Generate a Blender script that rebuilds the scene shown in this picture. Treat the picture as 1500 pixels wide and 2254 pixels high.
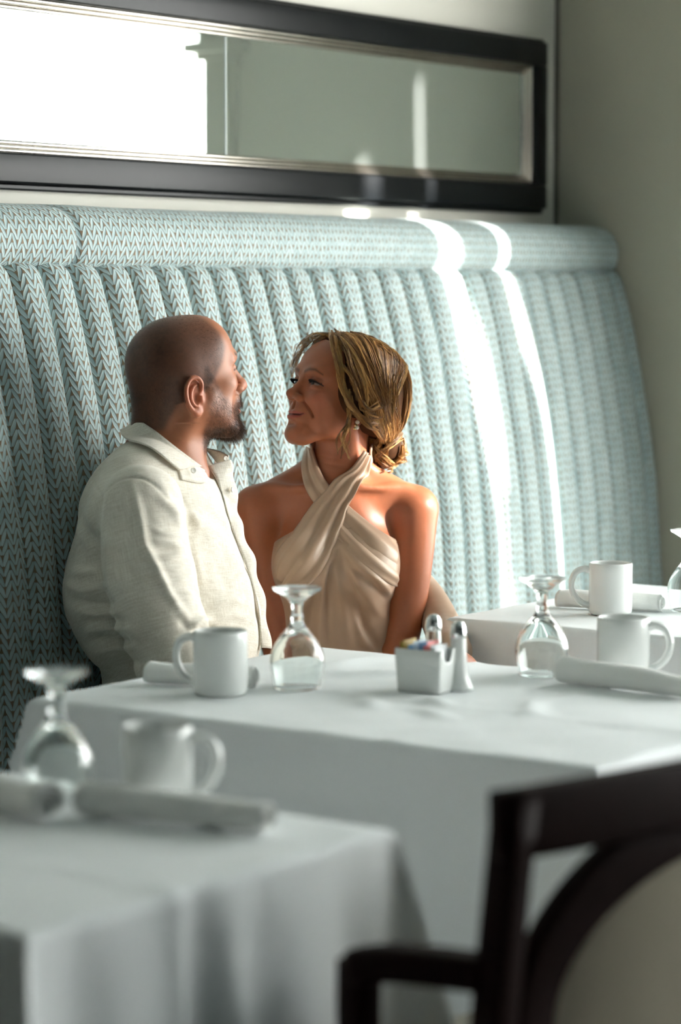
import bpy, bmesh, math, random
import numpy as np
from mathutils import Vector, Matrix

random.seed(7)
RNG = np.random.default_rng(11)
for _o in list(bpy.data.objects):
    bpy.data.objects.remove(_o)
scene = bpy.context.scene
COL = scene.collection

# ------------------------------------------------------------------ camera
# x runs along the banquette wall (away from the camera), y towards that wall, z up
F_PX, CAM_H, YAW, HORIZON = 5700.0, 1.35, math.radians(36.0), 640.0
PITCH = math.atan((1127.0 - HORIZON) / F_PX)
FW = np.array([math.cos(YAW) * math.cos(PITCH), math.sin(YAW) * math.cos(PITCH), -math.sin(PITCH)])
RT = np.array([math.sin(YAW), -math.cos(YAW), 0.0])
UP = np.cross(RT, FW)
cam_data = bpy.data.cameras.new('camera')
cam = bpy.data.objects.new('camera', cam_data)
COL.objects.link(cam)
cam.matrix_world = Matrix(((RT[0], UP[0], -FW[0], 0), (RT[1], UP[1], -FW[1], 0), (RT[2], UP[2], -FW[2], CAM_H), (0, 0, 0, 1)))
cam_data.sensor_fit = 'VERTICAL'
cam_data.sensor_height = 36.0
cam_data.sensor_width = 24.0
cam_data.lens = 36.0 * F_PX / 2254.0
cam_data.clip_start = 0.05
cam_data.dof.use_dof = True
cam_data.dof.focus_distance = 4.58
cam_data.dof.aperture_fstop = 2.5
scene.camera = cam

# ------------------------------------------------------------------ world, sun, exposure
world = bpy.data.worlds.new('world')
scene.world = world
world.use_nodes = True
_bg = world.node_tree.nodes['Background']
_bg.inputs['Color'].default_value = (0.90, 0.98, 1.0, 1)
_bg.inputs['Strength'].default_value = 3.2

SUN_TO = np.array([0.42, -0.9, 0.0])
SUN_TO = SUN_TO / np.linalg.norm(SUN_TO) * math.cos(math.radians(21))
SUN_TO[2] = math.sin(math.radians(21))
sun_data = bpy.data.lights.new('sun', 'SUN')
sun_data.energy = 42.0
sun_data.angle = math.radians(1.7)
sun_data.color = (1.0, 0.96, 0.92)
sun = bpy.data.objects.new('sun', sun_data)
COL.objects.link(sun)
sun.rotation_euler = Vector(SUN_TO).to_track_quat('Z', 'Y').to_euler()
sun.location = (9, -6, 6)

scene.view_settings.view_transform = 'Standard'
scene.view_settings.look = 'None'
scene.view_settings.gamma = 1.0
scene.view_settings.use_curve_mapping = False
scene.view_settings.exposure = 1.04
scene.cycles.use_denoising = True
scene.cycles.max_bounces = 10
scene.cycles.diffuse_bounces = 5
scene.cycles.transmission_bounces = 8
scene.cycles.glossy_bounces = 4
scene.cycles.blur_glossy = 1.0
scene.cycles.sample_clamp_indirect = 6.0

# ------------------------------------------------------------------ helpers
def link(o, parent=None):
    COL.objects.link(o)
    if parent is not None:
        o.parent = parent
    return o

def tag(o, label=None, cat=None, group=None, kind=None):
    if label: o['label'] = label
    if cat: o['category'] = cat
    if group: o['group'] = group
    if kind: o['kind'] = kind
    return o

def thing(name, label, cat, loc=(0, 0, 0), rotz=0.0, group=None):
    o = bpy.data.objects.new(name, None)
    o.empty_display_size = 0.1
    link(o)
    o.location = loc
    o.rotation_euler = (0, 0, rotz)
    return tag(o, label, cat, group)

def mesh_obj(name, verts, faces, mat, parent=None, smooth=True, uv=None, col=None, loc=None):
    me = bpy.data.meshes.new(name)
    verts = np.asarray(verts, dtype=np.float32)
    if isinstance(faces, np.ndarray) and faces.ndim == 2:
        nf, k = faces.shape
        me.vertices.add(len(verts)); me.vertices.foreach_set('co', verts.ravel())
        me.loops.add(nf * k); me.loops.foreach_set('vertex_index', faces.astype(np.int32).ravel())
        me.polygons.add(nf)
        me.polygons.foreach_set('loop_start', np.arange(0, nf * k, k, dtype=np.int32))
        me.polygons.foreach_set('loop_total', np.full(nf, k, dtype=np.int32))
        me.update(calc_edges=True)
    else:
        me.from_pydata([tuple(map(float, v)) for v in verts], [], [tuple(int(i) for i in f) for f in faces])
    if smooth:
        me.polygons.foreach_set('use_smooth', np.ones(len(me.polygons), dtype=bool))
    if uv is not None:                       # one uv per vertex
        lay = me.uv_layers.new(name='UVMap')
        li = np.empty(len(me.loops), dtype=np.int32); me.loops.foreach_get('vertex_index', li)
        lay.data.foreach_set('uv', np.asarray(uv, dtype=np.float32)[li].ravel())
    if col is not None:
        a = me.color_attributes.new('Col', 'FLOAT_COLOR', 'POINT')
        c = np.ones((len(verts), 4), dtype=np.float32); c[:, :np.asarray(col).shape[1]] = col
        a.data.foreach_set('color', c.ravel())
    me.materials.append(mat)
    me.validate(); me.update()
    o = bpy.data.objects.new(name, me)
    link(o, parent)
    if loc is not None: o.location = loc
    return o

def bm_obj(name, bm, mat, parent=None, smooth=False):
    me = bpy.data.meshes.new(name)
    bm.normal_update()
    bm.to_mesh(me); bm.free()
    if smooth:
        me.polygons.foreach_set('use_smooth', np.ones(len(me.polygons), dtype=bool))
    me.materials.append(mat)
    o = bpy.data.objects.new(name, me)
    return link(o, parent)

def bm_box(bm, lo, hi):
    vs = [bm.verts.new((x, y, z)) for x in (lo[0], hi[0]) for y in (lo[1], hi[1]) for z in (lo[2], hi[2])]
    fs = []
    for f in ((0, 1, 3, 2), (4, 6, 7, 5), (0, 4, 5, 1), (2, 3, 7, 6), (0, 2, 6, 4), (1, 5, 7, 3)):
        fs.append(bm.faces.new([vs[i] for i in f]))
    return vs

def box(name, lo, hi, mat, parent=None, bevel=0.0, seg=2):
    bm = bmesh.new()
    bm_box(bm, lo, hi)
    if bevel:
        bmesh.ops.bevel(bm, geom=bm.edges[:], offset=bevel, segments=seg, affect='EDGES', profile=0.5)
    return bm_obj(name, bm, mat, parent, smooth=bool(bevel))

def grid_faces(nu, nv, closed_u=False, closed_v=False):
    iu = np.arange(nu if closed_u else nu - 1); iv = np.arange(nv if closed_v else nv - 1)
    U, V = np.meshgrid(iu, iv, indexing='ij')
    U2, V2 = (U + 1) % nu, (V + 1) % nv
    return np.stack([U * nv + V, U2 * nv + V, U2 * nv + V2, U * nv + V2], -1).reshape(-1, 4)

def lathe_vf(profile, n=48):
    p = np.asarray(profile, float)
    a = np.linspace(0, 2 * math.pi, n, endpoint=False)
    v = np.stack([np.outer(np.cos(a), p[:, 0]), np.outer(np.sin(a), p[:, 0]), np.tile(p[:, 1], (n, 1))], -1).reshape(-1, 3)
    return v, grid_faces(n, len(p), closed_u=True)

def spline(pts, n):
    """Catmull-Rom through pts, n samples"""
    p = np.asarray(pts, float)
    p = np.vstack([2 * p[0] - p[1], p, 2 * p[-1] - p[-2]])
    m = len(p) - 3
    t = np.linspace(0, m - 1e-9, n)
    i = t.astype(int); f = (t - i)[:, None]
    p0, p1, p2, p3 = p[i], p[i + 1], p[i + 2], p[i + 3]
    return 0.5 * (2 * p1 + (p2 - p0) * f + (2 * p0 - 5 * p1 + 4 * p2 - p3) * f ** 2 + (3 * p1 - p0 - 3 * p2 + p3) * f ** 3)

def frames(path, up=(0, 0, 1)):
    t = np.gradient(path, axis=0); t /= np.linalg.norm(t, axis=1)[:, None] + 1e-12
    u = np.asarray(up, float)
    s = np.cross(t, u); s /= np.linalg.norm(s, axis=1)[:, None] + 1e-9
    n = np.cross(s, t)
    return t, s, n

def tube_vf(path, radii, n=12, up=(0, 0, 1), flat=1.0, caps=True):
    path = np.asarray(path, float); m = len(path)
    r = np.broadcast_to(np.asarray(radii, float), (m,))
    t, s, nn = frames(path, up)
    a = np.linspace(0, 2 * math.pi, n, endpoint=False)
    v = path[:, None, :] + r[:, None, None] * (np.cos(a)[None, :, None] * s[:, None, :] + flat * np.sin(a)[None, :, None] * nn[:, None, :])
    f = [tuple(q) for q in grid_faces(m, n, closed_v=True)]
    if caps:
        f.append(tuple(range(n))); f.append(tuple((m - 1) * n + i for i in reversed(range(n))))
    return v.reshape(-1, 3), f

def sweep_rect_vf(path, half_s, half_n, up=(0, 0, 1), rnd=0.3):
    """path swept with a rounded-rectangle section (12 points)"""
    path = np.asarray(path, float); m = len(path)
    t, s, nn = frames(path, up)
    hs = np.broadcast_to(np.asarray(half_s, float), (m,)); hn = np.broadcast_to(np.asarray(half_n, float), (m,))
    sec = []
    for cx, cy in ((1, 1), (-1, 1), (-1, -1), (1, -1)):
        a0 = math.atan2(cy, cx)
        for da in (-0.6, 0.0, 0.6):
            sec.append((cx * (1 - rnd) + rnd * math.cos(a0 + da), cy * (1 - rnd) + rnd * math.sin(a0 + da)))
    sec = np.array(sec)
    v = path[:, None, :] + (sec[None, :, 0] * hs[:, None])[..., None] * s[:, None, :] + (sec[None, :, 1] * hn[:, None])[..., None] * nn[:, None, :]
    k = len(sec)
    f = [tuple(q) for q in grid_faces(m, k, closed_v=True)]
    f.append(tuple(range(k))); f.append(tuple((m - 1) * k + i for i in reversed(range(k))))
    return v.reshape(-1, 3), f

def join_vf(parts):
    V, Fc, off = [], [], 0
    for v, f in parts:
        V.append(np.asarray(v, float)); Fc += [tuple(int(i) + off for i in q) for q in f]; off += len(v)
    return np.vstack(V), Fc

# ------------------------------------------------------------------ materials
class NT:
    def __init__(self, name):
        self.m = bpy.data.materials.new(name); self.m.use_nodes = True
        self.t = self.m.node_tree; self.n = self.t.nodes; self.l = self.t.links
        self.b = self.n['Principled BSDF']; self.out = self.n['Material Output']
    def node(self, typ, **kw):
        nd = self.n.new(typ)
        for k, v in kw.items(): setattr(nd, k, v)
        return nd
    def put(self, sock, val):
        if hasattr(val, 'is_output'): self.l.new(val, sock)
        else: sock.default_value = val
    def math(self, op, a, b=None, c=None, clamp=False):
        nd = self.node('ShaderNodeMath', operation=op, use_clamp=clamp)
        for i, v in enumerate((a, b, c)):
            if v is not None: self.put(nd.inputs[i], v)
        return nd.outputs[0]
    def mix(self, fac, a, b):
        nd = self.node('ShaderNodeMix', data_type='RGBA')
        self.put(nd.inputs[0], fac); self.put(nd.inputs[6], a); self.put(nd.inputs[7], b)
        return nd.outputs[2]
    def noise(self, scale, detail=3.0, vec=None, rough=0.5, out=0):
        nd = self.node('ShaderNodeTexNoise'); nd.inputs['Scale'].default_value = scale
        nd.inputs['Detail'].default_value = detail; nd.inputs['Roughness'].default_value = rough
        if vec is not None: self.l.new(vec, nd.inputs['Vector'])
        return nd.outputs[out]
    def coord(self, which='Object'):
        return self.node('ShaderNodeTexCoord').outputs[which]
    def mapping(self, vec, scale=(1, 1, 1), rot=(0, 0, 0), loc=(0, 0, 0)):
        nd = self.node('ShaderNodeMapping'); self.l.new(vec, nd.inputs[0])
        nd.inputs['Scale'].default_value = scale; nd.inputs['Rotation'].default_value = rot; nd.inputs['Location'].default_value = loc
        return nd.outputs[0]
    def ramp(self, fac, stops):
        nd = self.node('ShaderNodeValToRGB'); self.l.new(fac, nd.inputs[0])
        e = nd.color_ramp.elements
        while len(e) < len(stops): e.new(0.5)
        for i, (p, c) in enumerate(stops): e[i].position = p; e[i].color = c
        return nd.outputs[0]
    def bump(self, h, strength=0.3, dist=0.01, prev=None):
        nd = self.node('ShaderNodeBump'); nd.inputs['Strength'].default_value = strength; nd.inputs['Distance'].default_value = dist
        self.l.new(h, nd.inputs['Height'])
        if prev is not None: self.l.new(prev, nd.inputs['Normal'])
        return nd.outputs[0]
    def set(self, **kw):
        for k, v in kw.items():
            self.put(self.b.inputs[k.replace('_', ' ')], v)
        return self

def rgb(r, g, b):
    f = lambda c: (c / 255 / 12.92) if c <= 10.3 else ((c / 255 + 0.055) / 1.055) ** 2.4
    return (f(r), f(g), f(b), 1.0)

def simple_mat(name, c, rough=0.5, var=0.06, nscale=8.0, bump=0.0, bscale=60.0, metallic=0.0, **kw):
    t = NT(name)
    co = t.coord()
    n = t.noise(nscale, 4.0, co)
    d = tuple(x * (1 - var) for x in c[:3]) + (1,); l = tuple(min(1, x * (1 + var)) for x in c[:3]) + (1,)
    t.set(Base_Color=t.mix(n, d, l), Roughness=rough, Metallic=metallic)
    if bump:
        t.set(Normal=t.bump(t.noise(bscale, 4.0, co), bump, 0.004))
    for k, v in kw.items(): t.set(**{k: v})
    return t.m

def leaf_fabric():
    """woven fabric: rows of pale aqua leaves leaning in turn left and right, brown ground"""
    t = NT('leaf_fabric')
    uvn = t.node('ShaderNodeSeparateXYZ'); t.l.new(t.coord('UV'), uvn.inputs[0])
    u = t.math('DIVIDE', uvn.outputs[0], 0.0132)
    v = t.math('DIVIDE', uvn.outputs[1], 0.0178)
    colid = t.math('FLOOR', u)
    fu = t.math('SUBTRACT', t.math('SUBTRACT', u, colid), 0.5)
    par = t.math('SUBTRACT', t.math('MULTIPLY', t.math('FLOORED_MODULO', colid, 2.0), 2.0), 1.0)   # -1 / +1
    wob = t.noise(40.0, 2.0, t.coord('UV'))
    vs = t.math('ADD', t.math('ADD', v, t.math('MULTIPLY', t.math('MULTIPLY', fu, par), 1.25)), t.math('MULTIPLY', wob, 0.5))
    row = t.math('FLOOR', vs)
    fv = t.math('SUBTRACT', t.math('SUBTRACT', vs, row), 0.5)
    # each leaf runs diagonally across its column and tapers to both tips
    tip = t.math('POWER', t.math('ABSOLUTE', t.math('MULTIPLY', fu, 2.0)), 4.2)
    edge = t.math('SUBTRACT', t.math('MULTIPLY', t.math('SUBTRACT', 1.0, t.math('MULTIPLY', tip, 0.74)), 0.5), t.math('ABSOLUTE', fv))
    mr = t.node('ShaderNodeMapRange', interpolation_type='SMOOTHSTEP')
    t.l.new(edge, mr.inputs[0]); mr.inputs[1].default_value = 0.025; mr.inputs[2].default_value = 0.075
    mask = mr.outputs[0]
    hr = t.node('ShaderNodeMapRange', interpolation_type='SMOOTHSTEP')
    t.l.new(edge, hr.inputs[0]); hr.inputs[1].default_value = 0.0; hr.inputs[2].default_value = 0.32
    rnd = t.node('ShaderNodeTexWhiteNoise', noise_dimensions='2D')
    cmb = t.node('ShaderNodeCombineXYZ'); t.l.new(colid, cmb.inputs[0]); t.l.new(row, cmb.inputs[1])
    t.l.new(cmb.outputs[0], rnd.inputs['Vector'])
    leaf = t.mix(rnd.outputs[0], rgb(164, 186, 188), rgb(182, 201, 201))
    ground = t.mix(t.noise(300.0, 2.0, t.coord('UV')), rgb(112, 92, 70), rgb(138, 116, 90))
    t.set(Base_Color=t.mix(mask, ground, leaf), Roughness=0.75, Sheen_Weight=0.25, Sheen_Roughness=0.4)
    wv = t.noise(900.0, 2.0, t.coord('UV'))
    h = t.math('ADD', hr.outputs[0], t.math('MULTIPLY', wv, 0.08))
    t.set(Normal=t.bump(h, 0.55, 0.003))
    return t.m

def cloth_mat(name, c, rough=0.7, weave=700.0, wr=0.25):
    t = NT(name)
    co = t.coord()
    w1 = t.node('ShaderNodeTexWave', wave_type='BANDS', bands_direction='X'); t.l.new(co, w1.inputs[0]); w1.inputs['Scale'].default_value = weave / 6.28
    w2 = t.node('ShaderNodeTexWave', wave_type='BANDS', bands_direction='Y'); t.l.new(co, w2.inputs[0]); w2.inputs['Scale'].default_value = weave / 6.28
    big = t.noise(7.0, 3.0, co)
    h = t.math('ADD', t.math('MULTIPLY', t.math('ADD', w1.outputs['Fac'], w2.outputs['Fac']), 0.02), big)
    t.set(Base_Color=t.mix(t.noise(3.0, 2.0, co), tuple(x * .97 for x in c[:3]) + (1,), c), Roughness=rough, Sheen_Weight=0.15,
          Normal=t.bump(h, wr, 0.02))
    return t.m

def glass_mat():
    t = NT('clear_glass')
    n = t.noise(14.0, 2.0, t.coord())
    t.set(Base_Color=(0.97, 1.0, 0.99, 1), Roughness=0.0, IOR=1.48, Transmission_Weight=1.0, Normal=t.bump(n, 0.03, 0.01))
    return t.m

M = {}
M['fabric'] = leaf_fabric()
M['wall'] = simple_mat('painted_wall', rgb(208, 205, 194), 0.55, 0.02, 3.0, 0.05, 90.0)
M['side_wall'] = simple_mat('shaded_side_wall', rgb(160, 157, 141), 0.7, 0.03, 2.0, 0.06, 90.0)  # darker copy of the wall paint, the side wall's shade put into the colour
M['dark_wall'] = simple_mat('teal_paint', rgb(44, 56, 56), 0.7, 0.05, 3.0, 0.05, 90.0)
M['ceiling'] = simple_mat('ceiling_paint', rgb(132, 142, 140), 0.8, 0.02)
M['floor'] = simple_mat('carpet', rgb(44, 46, 46), 0.95, 0.15, 40.0, 0.4, 300.0)
M['black'] = simple_mat('black_lacquer', rgb(9, 12, 14), 0.34, 0.2, 20.0, 0.04, 40.0)
M['silver'] = simple_mat('silver_leaf', (0.62, 0.58, 0.52, 1), 0.22, 0.15, 18.0, 0.05, 60.0, 1.0)
M['cloth'] = cloth_mat('white_tablecloth', (0.87, 0.90, 0.905, 1))
M['napkin'] = cloth_mat('white_napkin', (0.92, 0.925, 0.90, 1), wr=0.3)
M['china'] = simple_mat('white_china', (0.80, 0.82, 0.80, 1), 0.18, 0.01, 5.0, 0.0)
M['china'].node_tree.nodes['Principled BSDF'].inputs['Coat Weight'].default_value = 0.3
M['glass'] = glass_mat()
M['wood'] = simple_mat('dark_mahogany', rgb(26, 10, 8), 0.55, 0.35, 26.0, 0.05, 50.0)
for _k, _s in (('black', 0.22), ('wood', 0.07)): M[_k].node_tree.nodes['Principled BSDF'].inputs['Specular IOR Level'].default_value = _s
M['chrome'] = simple_mat('chrome', (0.75, 0.76, 0.76, 1), 0.12, 0.02, 5.0, 0.0, 60.0, 1.0)
def mirror_mat():
    t = NT('mirror_glass')
    n = t.noise(2.5, 2.0, t.coord())
    t.set(Base_Color=t.mix(n, (0.82, 0.90, 0.85, 1), (0.85, 0.92, 0.87, 1)), Metallic=0.90, Roughness=0.015)
    return t.m
M['mirror'] = mirror_mat()

# ------------------------------------------------------------------ the room
WY = 3.35            # banquette wall
WX = 5.511           # side wall with the window
CEIL = 3.05
def structure(o): o['kind'] = 'structure'; return o

structure(box('floor', (-3.0, -4.0, -0.1), (WX + 0.2, WY + 0.2, 0.0), M['floor']))
structure(box('ceiling', (-3.0, -4.0, CEIL), (WX + 0.2, WY + 0.2, CEIL + 0.1), M['ceiling']))
structure(box('wall_back', (-3.0, WY, 0.0), (WX, WY + 0.2, CEIL), M['wall']))
structure(box('trim_1', (WX - 0.006, WY - 0.010, 1.3), (WX, WY + 0.0, CEIL), simple_mat('dark_joint', rgb(90, 86, 78), 0.8)))
structure(box('wall_left', (-3.2, -4.0, 0.0), (-3.0, WY + 0.2, CEIL), M['dark_wall']))
# side wall with the tall window; its opening starts just outside the frame
SW0, SW1, SZ0, SZ1 = 2.27, -2.6, 0.35, 2.72
bm = bmesh.new()
bm_box(bm, (WX, SW0, 0.0), (WX + 0.2, WY, CEIL))
bm_box(bm, (WX, -4.0, 0.0), (WX + 0.2, SW1, CEIL))
bm_box(bm, (WX, SW1, 0.0), (WX + 0.2, SW0, SZ0))
bm_box(bm, (WX, SW1, SZ1), (WX + 0.2, SW0, CEIL))
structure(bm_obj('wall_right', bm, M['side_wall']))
# inner side of the room
bm = bmesh.new()
FYW = -4.0
bm_box(bm, (-3.0, FYW - 0.2, 0.0), (WX + 0.2, FYW, CEIL))
structure(bm_obj('wall_front', bm, M['dark_wall']))

M['white_paint'] = simple_mat('white_gloss_paint', rgb(228, 228, 222), 0.35, 0.02)
win = bpy.data.objects.new('window_1', None); link(win); win['kind'] = 'structure'
fx0, fx1 = WX + 0.08, WX + 0.14
for y in np.linspace(SW1, SW0, 5):
    box('mullion', (fx0, max(SW1, y - 0.045), SZ0), (fx1, min(SW0, y + 0.045), SZ1), M['white_paint'], win)
for z in (SZ0, SZ1 - 0.07):
    box('window_rail', (fx0, SW1, z), (fx1, SW0, z + 0.07), M['white_paint'], win)
box('sun_stop_panel', (WX + 0.09, 1.06, 2.47), (WX + 0.10, 2.26, 2.72), M['white_paint'], win)  # unseen panel added to stop sun reaching the wall above the mirror
# pilaster with a moulded capital beside the window
bm = bmesh.new()
bm_box(bm, (WX - 0.045, 2.255, 0.0), (WX - 0.001, 2.335, 1.965))
bm_box(bm, (WX - 0.060, 2.240, 1.965), (WX - 0.001, 2.350, 1.985))
bm_box(bm, (WX - 0.085, 2.215, 1.985), (WX - 0.001, 2.375, 2.010))
bm_box(bm, (WX - 0.055, 2.245, 2.010), (WX - 0.001, 2.345, 2.75))
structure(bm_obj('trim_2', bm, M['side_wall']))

# sheer curtains; edges shaped so the gaps throw sun strips where wanted
def sheer_mat():
    t = NT('sheer_curtain')
    tr = t.node('ShaderNodeBsdfTranslucent'); df = t.node('ShaderNodeBsdfDiffuse')
    n = t.noise(30.0, 2.0, t.coord())
    c = t.mix(n, (0.90, 0.93, 0.92, 1), (0.96, 0.97, 0.96, 1))
    t.l.new(c, tr.inputs['Color']); t.l.new(c, df.inputs['Color'])
    mx = t.node('ShaderNodeMixShader'); mx.inputs[0].default_value = 0.28
    t.l.new(tr.outputs[0], mx.inputs[1]); t.l.new(df.outputs[0], mx.inputs[2])
    t.l.new(mx.outputs[0], t.out.inputs[0])
    return t.m
M['sheer'] = sheer_mat()
def curtain(top, bot, label, ph):
    """panel between two edges given as y at heights (0.30, 1.55, 1.68, 2.08, 2.22, 2.74)"""
    zk = [0.30, 1.55, 1.68, 2.08, 2.22, 2.74]
    z = np.linspace(0.30, 2.82, 25)
    ya, yb = np.interp(z, zk, top), np.interp(z, zk, bot)
    n = max(8, int(abs(np.max(ya) - np.min(yb)) / 0.012))
    V = []
    for i in range(n):
        t = i / (n - 1)
        y = ya + (yb - ya) * t
        yr = np.max(ya) + (np.min(yb) - np.max(ya)) * t
        x = WX + 0.05 + 0.016 * np.sin(yr * 60 + ph) + 0.006 * np.sin(yr * 23 + ph) + 0.004 * np.sin(9 * z + i * .3)
        V.append(np.stack([x, y, z], 1))
    o = mesh_obj('sheer_curtain', np.vstack(V), grid_faces(n, 25), M['sheer'])
    return tag(o, label, 'curtain', 'sheer curtains at the side window')
def c6(v): return [v] * 6
CURT = [(c6(2.26), c6(1.965), 'narrow white sheer curtain next to the pilaster'),
        (c6(1.875), [1.438, 1.440, 1.48, 1.53, 1.49, 1.46], 'white sheer curtain drawn aside beside the narrow one'),
        (c6(1.41), [-.70, -.70, -.70, -.70, -.70, -.69], 'wide white sheer curtain in the middle of the side window'),
        ([-.705, -.705, -.705, -.705, -.75, -.86], c6(-2.58), 'wide white sheer curtain at the far end of the side window')]
for i, (a, b, l) in enumerate(CURT): curtain(a, b, l, i * 1.7)

# portals only guide sampling of the sky through the openings
def portal(name, loc, rot, sx, sy):
    d = bpy.data.lights.new(name, 'AREA'); d.shape = 'RECTANGLE'; d.size = sx; d.size_y = sy
    d.cycles.is_portal = True
    o = bpy.data.objects.new(name, d); link(o); o.location = loc; o.rotation_euler = rot
portal('sky_portal', (WX + 0.16, (SW0 + SW1) / 2, (SZ0 + SZ1) / 2), (0, math.radians(90), 0), SZ1 - SZ0, SW0 - SW1)

# ------------------------------------------------------------------ framed mirror
MX0, MX1, MZ0, MZ1 = 2.9, 5.420, 1.548, 1.947
mir = thing('wall_mirror', 'long mirror in a black lacquered frame with silver beading on the wall', 'mirror', (MX1, WY, MZ0))
def local(o, root):
    o.matrix_parent_inverse = Matrix.Translation(-Vector(root.location)); return o
def frame_member(name, a, b, d0, d1, mat, bev=0.004):
    return local(box(name, (a[0], WY - d1, a[1]), (b[0], WY - d0, b[1]), mat, mir, bev), mir)
fw_ = 0.056
frame_member('frame_rail', (MX0, MZ0), (MX1, MZ0 + fw_), 0.0, 0.034, M['black'])
frame_member('frame_rail', (MX0, MZ1 - fw_), (MX1, MZ1), 0.0, 0.034, M['black'])
frame_member('frame_stile', (MX1 - fw_, MZ0 + fw_), (MX1, MZ1 - fw_), 0.0, 0.034, M['black'])
frame_member('frame_stile', (MX0, MZ0 + fw_), (MX0 + fw_, MZ1 - fw_), 0.0, 0.034, M['black'])
frame_member('outer_bead', (MX0, MZ0 - 0.012), (MX1, MZ0), 0.0, 0.022, M['black'], 0.003)
frame_member('outer_bead', (MX0, MZ1), (MX1, MZ1 + 0.008), 0.0, 0.022, M['black'], 0.003)
for k in range(3):
    o_ = fw_ + 0.008 * k
    d = 0.026 - 0.005 * k
    frame_member('silver_bead', (MX0 + o_, MZ0 + o_), (MX1 - o_, MZ0 + o_ + 0.0075), 0.0, d, M['silver'], 0.003)
    frame_member('silver_bead', (MX0 + o_, MZ1 - o_ - 0.0075), (MX1 - o_, MZ1 - o_), 0.0, d, M['silver'], 0.003)
    frame_member('silver_bead', (MX1 - o_ - 0.0075, MZ0 + o_), (MX1 - o_, MZ1 - o_), 0.0, d, M['silver'], 0.003)
gi = fw_ + 0.024
for x0, x1 in ((MX0 + gi, 4.194), (4.198, MX1 - gi)):
    bm = bmesh.new()
    lo, hi = (x0, WY - 0.010, MZ0 + gi), (x1, WY - 0.001, MZ1 - gi)
    vs = bm_box(bm, lo, hi)
    fr = [f for f in bm.faces if f.calc_center_median().y < WY - 0.009]
    r = bmesh.ops.inset_region(bm, faces=fr, thickness=0.010, depth=0.002)
    local(bm_obj('pane', bm, M['mirror'], mir), mir)
local(box('joint_strip', (4.1935, WY - 0.0115, MZ0 + gi), (4.1985, WY - 0.001, MZ1 - gi), simple_mat('polished_edge', (0.8, 0.86, 0.84, 1), 0.1, 0.02, 5, 0, 60, 0.6), mir), mir)

# ------------------------------------------------------------------ banquette
BX0, BX1 = 2.42, WX - 0.004
banq = thing('banquette', 'pale aqua leaf-pattern banquette with a channelled back and padded top roll', 'banquette', (BX0, WY, 0))
prof = spline([(3.215, 1.420), (3.185, 1.405), (3.163, 1.380), (3.150, 1.345), (3.128, 1.27), (3.104, 1.17), (3.083, 1.06), (3.066, 0.955), (3.053, 0.85), (3.044, 0.735), (3.036, 0.60), (3.030, 0.44)], 40)
plen = np.concatenate([[0], np.cumsum(np.linalg.norm(np.diff(prof, axis=0), axis=1))])
pt = np.gradient(prof, axis=0); pt /= np.linalg.norm(pt, axis=1)[:, None]
pn = np.stack([pt[:, 1], -pt[:, 0]], 1)              # outward (towards the room)
if pn[20, 0] > 0: pn = -pn
PITCH_CH = 0.0806
phase = 4.818
ks = range(int(math.floor((BX0 - phase) / PITCH_CH)), int(math.ceil((BX1 - phase) / PITCH_CH)))
NC = 17
s = np.sin(np.linspace(-1, 1, NC) * math.pi / 2) ** 1.0
def channel_mesh(x0, x1, k):
    w = (x1 - x0) / 2
    bulge = 0.021 * (1 - np.abs(s) ** 3.2)
    cs = np.stack([s * w, bulge], 1)
    arc = np.concatenate([[0], np.cumsum(np.linalg.norm(np.diff(cs, axis=0), axis=1))])
    rr = np.random.default_rng(100 + k)
    ph, am = rr.uniform(0, 6.28), rr.uniform(0.6, 1.3)
    V = np.zeros((NC, len(prof), 3)); UV = np.zeros((NC, len(prof), 2))
    wob = 0.0018 * am * np.sin(plen * 11 + ph)
    # the groove seams pull slightly at the top, so the channels look plumped there
    grow = np.clip((plen - 0.012) / 0.05, 0.15, 1.0)
    for i in range(NC):
        h = -0.012 + (bulge[i] * grow) * (1 + 0.06 * np.sin(plen * 17 + ph)) 
        V[i, :, 0] = (x0 + x1) / 2 + cs[i, 0] + wob * (1 - abs(s[i]))
        V[i, :, 1] = prof[:, 0] + pn[:, 0] * h
        V[i, :, 2] = prof[:, 1] + pn[:, 1] * h
        UV[i, :, 0] = 0.0948 * k + arc[i]
        UV[i, :, 1] = -plen + 0.009 * (k % 2)
    return V.reshape(-1, 3), UV.reshape(-1, 2)
fc = grid_faces(NC, len(prof))
for k in ks:
    x0 = phase + k * PITCH_CH; x1 = min(x0 + PITCH_CH, BX1)
    if x1 - x0 < 0.01: continue
    V, UV = channel_mesh(x0, x1, k)
    local(mesh_obj('channel', V, fc, M['fabric'], banq, uv=UV), banq)
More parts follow.
